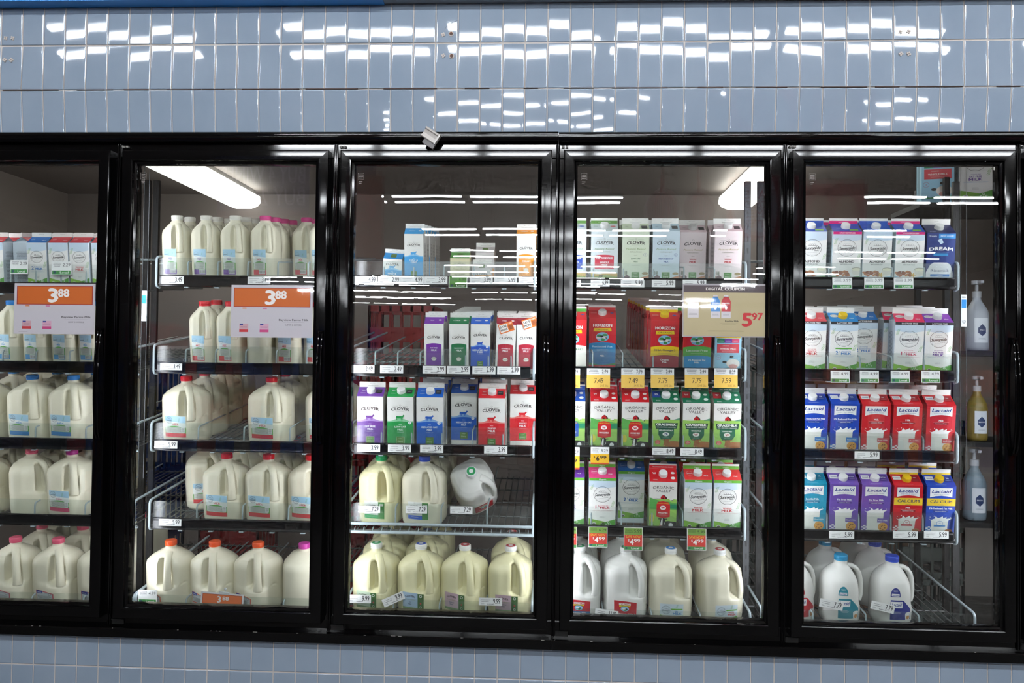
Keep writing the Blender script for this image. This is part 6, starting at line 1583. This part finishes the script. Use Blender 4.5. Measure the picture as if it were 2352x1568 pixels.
hang('hanging_poster', 1903, 492, 6.0, .66, .66, a, 'dark red poster with two figures mirrored in the far right door')
a = Art(); a.band(-250, 250, -600, 600, '#7a3a30', 1, 1); a.ring(0, 200, 150, 50, '#a03038', 2, 24)
hang('orange_pillar_sign', 828, 520, 7, .28, 1.5, a, 'rust coloured upright sign mirrored in the middle door')
for i, px in enumerate((1512, 1596, 1683)):      # wine coloured round displays mirrored above the pastel cartons
    Dd = 2.7755+6; mb = MB()
    mb.lathe([(.0,-.2),(.09,-.185),(.15,-.12),(.18,-.03),(.17,.06),(.12,.14),(.05,.18),(0,.185)], 32, hexc('#5a3a40'))
    mb.lathe([(.015,.18),(.012,.3),(.002,.5)], 10, hexc('#8a1c2c'))
    for k in range(12):
        a0 = R(90+(k-5.5)*7); mb.tube([(.183*math.cos(a0)*math.cos(t_), .183*math.sin(a0)*math.cos(t_), .19*math.sin(t_)-.01) for t_ in [R(-60+12*j) for j in range(10)]], .006, 5, hexc('#8a1c2c' if k % 3 == 0 else '#6a4a54'))
    o = link('round_display', mb.mesh('round_display', M_LABEL, smooth=50)); o.location = ((px-1266.8)/F*Dd, -6, ZC+(825-482)/F*Dd)
    tag(o, f'{["leftmost","middle","rightmost"][i]} dark wine coloured round hanging display, mirrored in the fourth door', 'display', 'round hanging displays')
# gondola run, mirrored dimly in the glass, mostly added to shade lower tiles
GC = (('#6a4a3a','#7a7672','#4a3a5a','#6a3a2a','#5a2a2a','#3a4a5a'), ('#c8502a','#d8d4ce','#5a3a7a','#c8502a','#8a2a2a','#3a5a8a'), ('#24428a','#b02a34','#8a8680','#24428a','#6a5a2a','#8a2a2a'))
GL = ('long aisle shelving with dull packs, added to shade lower tiles, mirrored in the middle door', 'aisle shelving with orange and white packs, mirrored in the far right door', 'aisle shelving with blue and red packs, mirrored in the second door', 'aisle shelving added to shade lower tiles, mirrored at the far left door', 'aisle shelving added to shade lower tiles, beyond the orange packs')
for gi, (gx, gy, cols) in enumerate(((.2, -5.6, GC[0]), (3.65, -5.6, GC[1]), (-3.25, -5.6, GC[2]), (-6.7, -5.6, GC[0]), (7.1, -5.6, GC[2]))):
    r_ = empty('shade_gondola', (gx, gy, 0)); tag(r_, GL[gi], 'shelving')
    mb = MB(); mb.box((-1.7,-.25,0),(1.7,-.22,2.0))
    for k in range(5): mb.box((-1.7,-.22,.02+k*.36),(1.7,.2,.05+k*.36))
    link('gondola_frame', mb.mesh('gondola_frame', mat('gondola_metal', '#8a8682', rough=.5)), r_)
    rr = random.Random(gi); pk = MB()
    for k in range(5):
        x = -1.65
        while x < 1.5:
            w_ = rr.uniform(.07,.2); h_ = rr.uniform(.16,.3); pk.box((x,-.15,.051+k*.36),(x+w_-.008,.17,.051+k*.36+h_), hexc(rr.choice(cols))); x += w_
    o = link('packs', pk.mesh('packs', M_PRINT), r_); o['kind'] = 'stuff'

# ------------------------------------------------------------------ world, view
wd = bpy.data.worlds.new('world'); bpy.context.scene.world = wd; wd.use_nodes = True
wd.node_tree.nodes['Background'].inputs['Color'].default_value = (.6, .62, .66, 1); wd.node_tree.nodes['Background'].inputs['Strength'].default_value = .15
sc = bpy.context.scene
sc.view_settings.view_transform = 'Standard'; sc.view_settings.look = 'None'; sc.view_settings.gamma = 1; sc.view_settings.use_curve_mapping = False
sc.view_settings.exposure = .12
sc.cycles.max_bounces = 4; sc.cycles.diffuse_bounces = 3; sc.cycles.glossy_bounces = 2; sc.cycles.transmission_bounces = 2; sc.cycles.transparent_max_bounces = 16; sc.cycles.caustics_reflective = False; sc.cycles.caustics_refractive = False
sc.cycles.sample_clamp_indirect = 4
sc.cycles.use_adaptive_sampling = True; sc.cycles.adaptive_threshold = .07; sc.cycles.adaptive_min_samples = 14; sc.cycles.use_light_tree = False
print('objects', len(bpy.data.objects), 'lights', cnt)
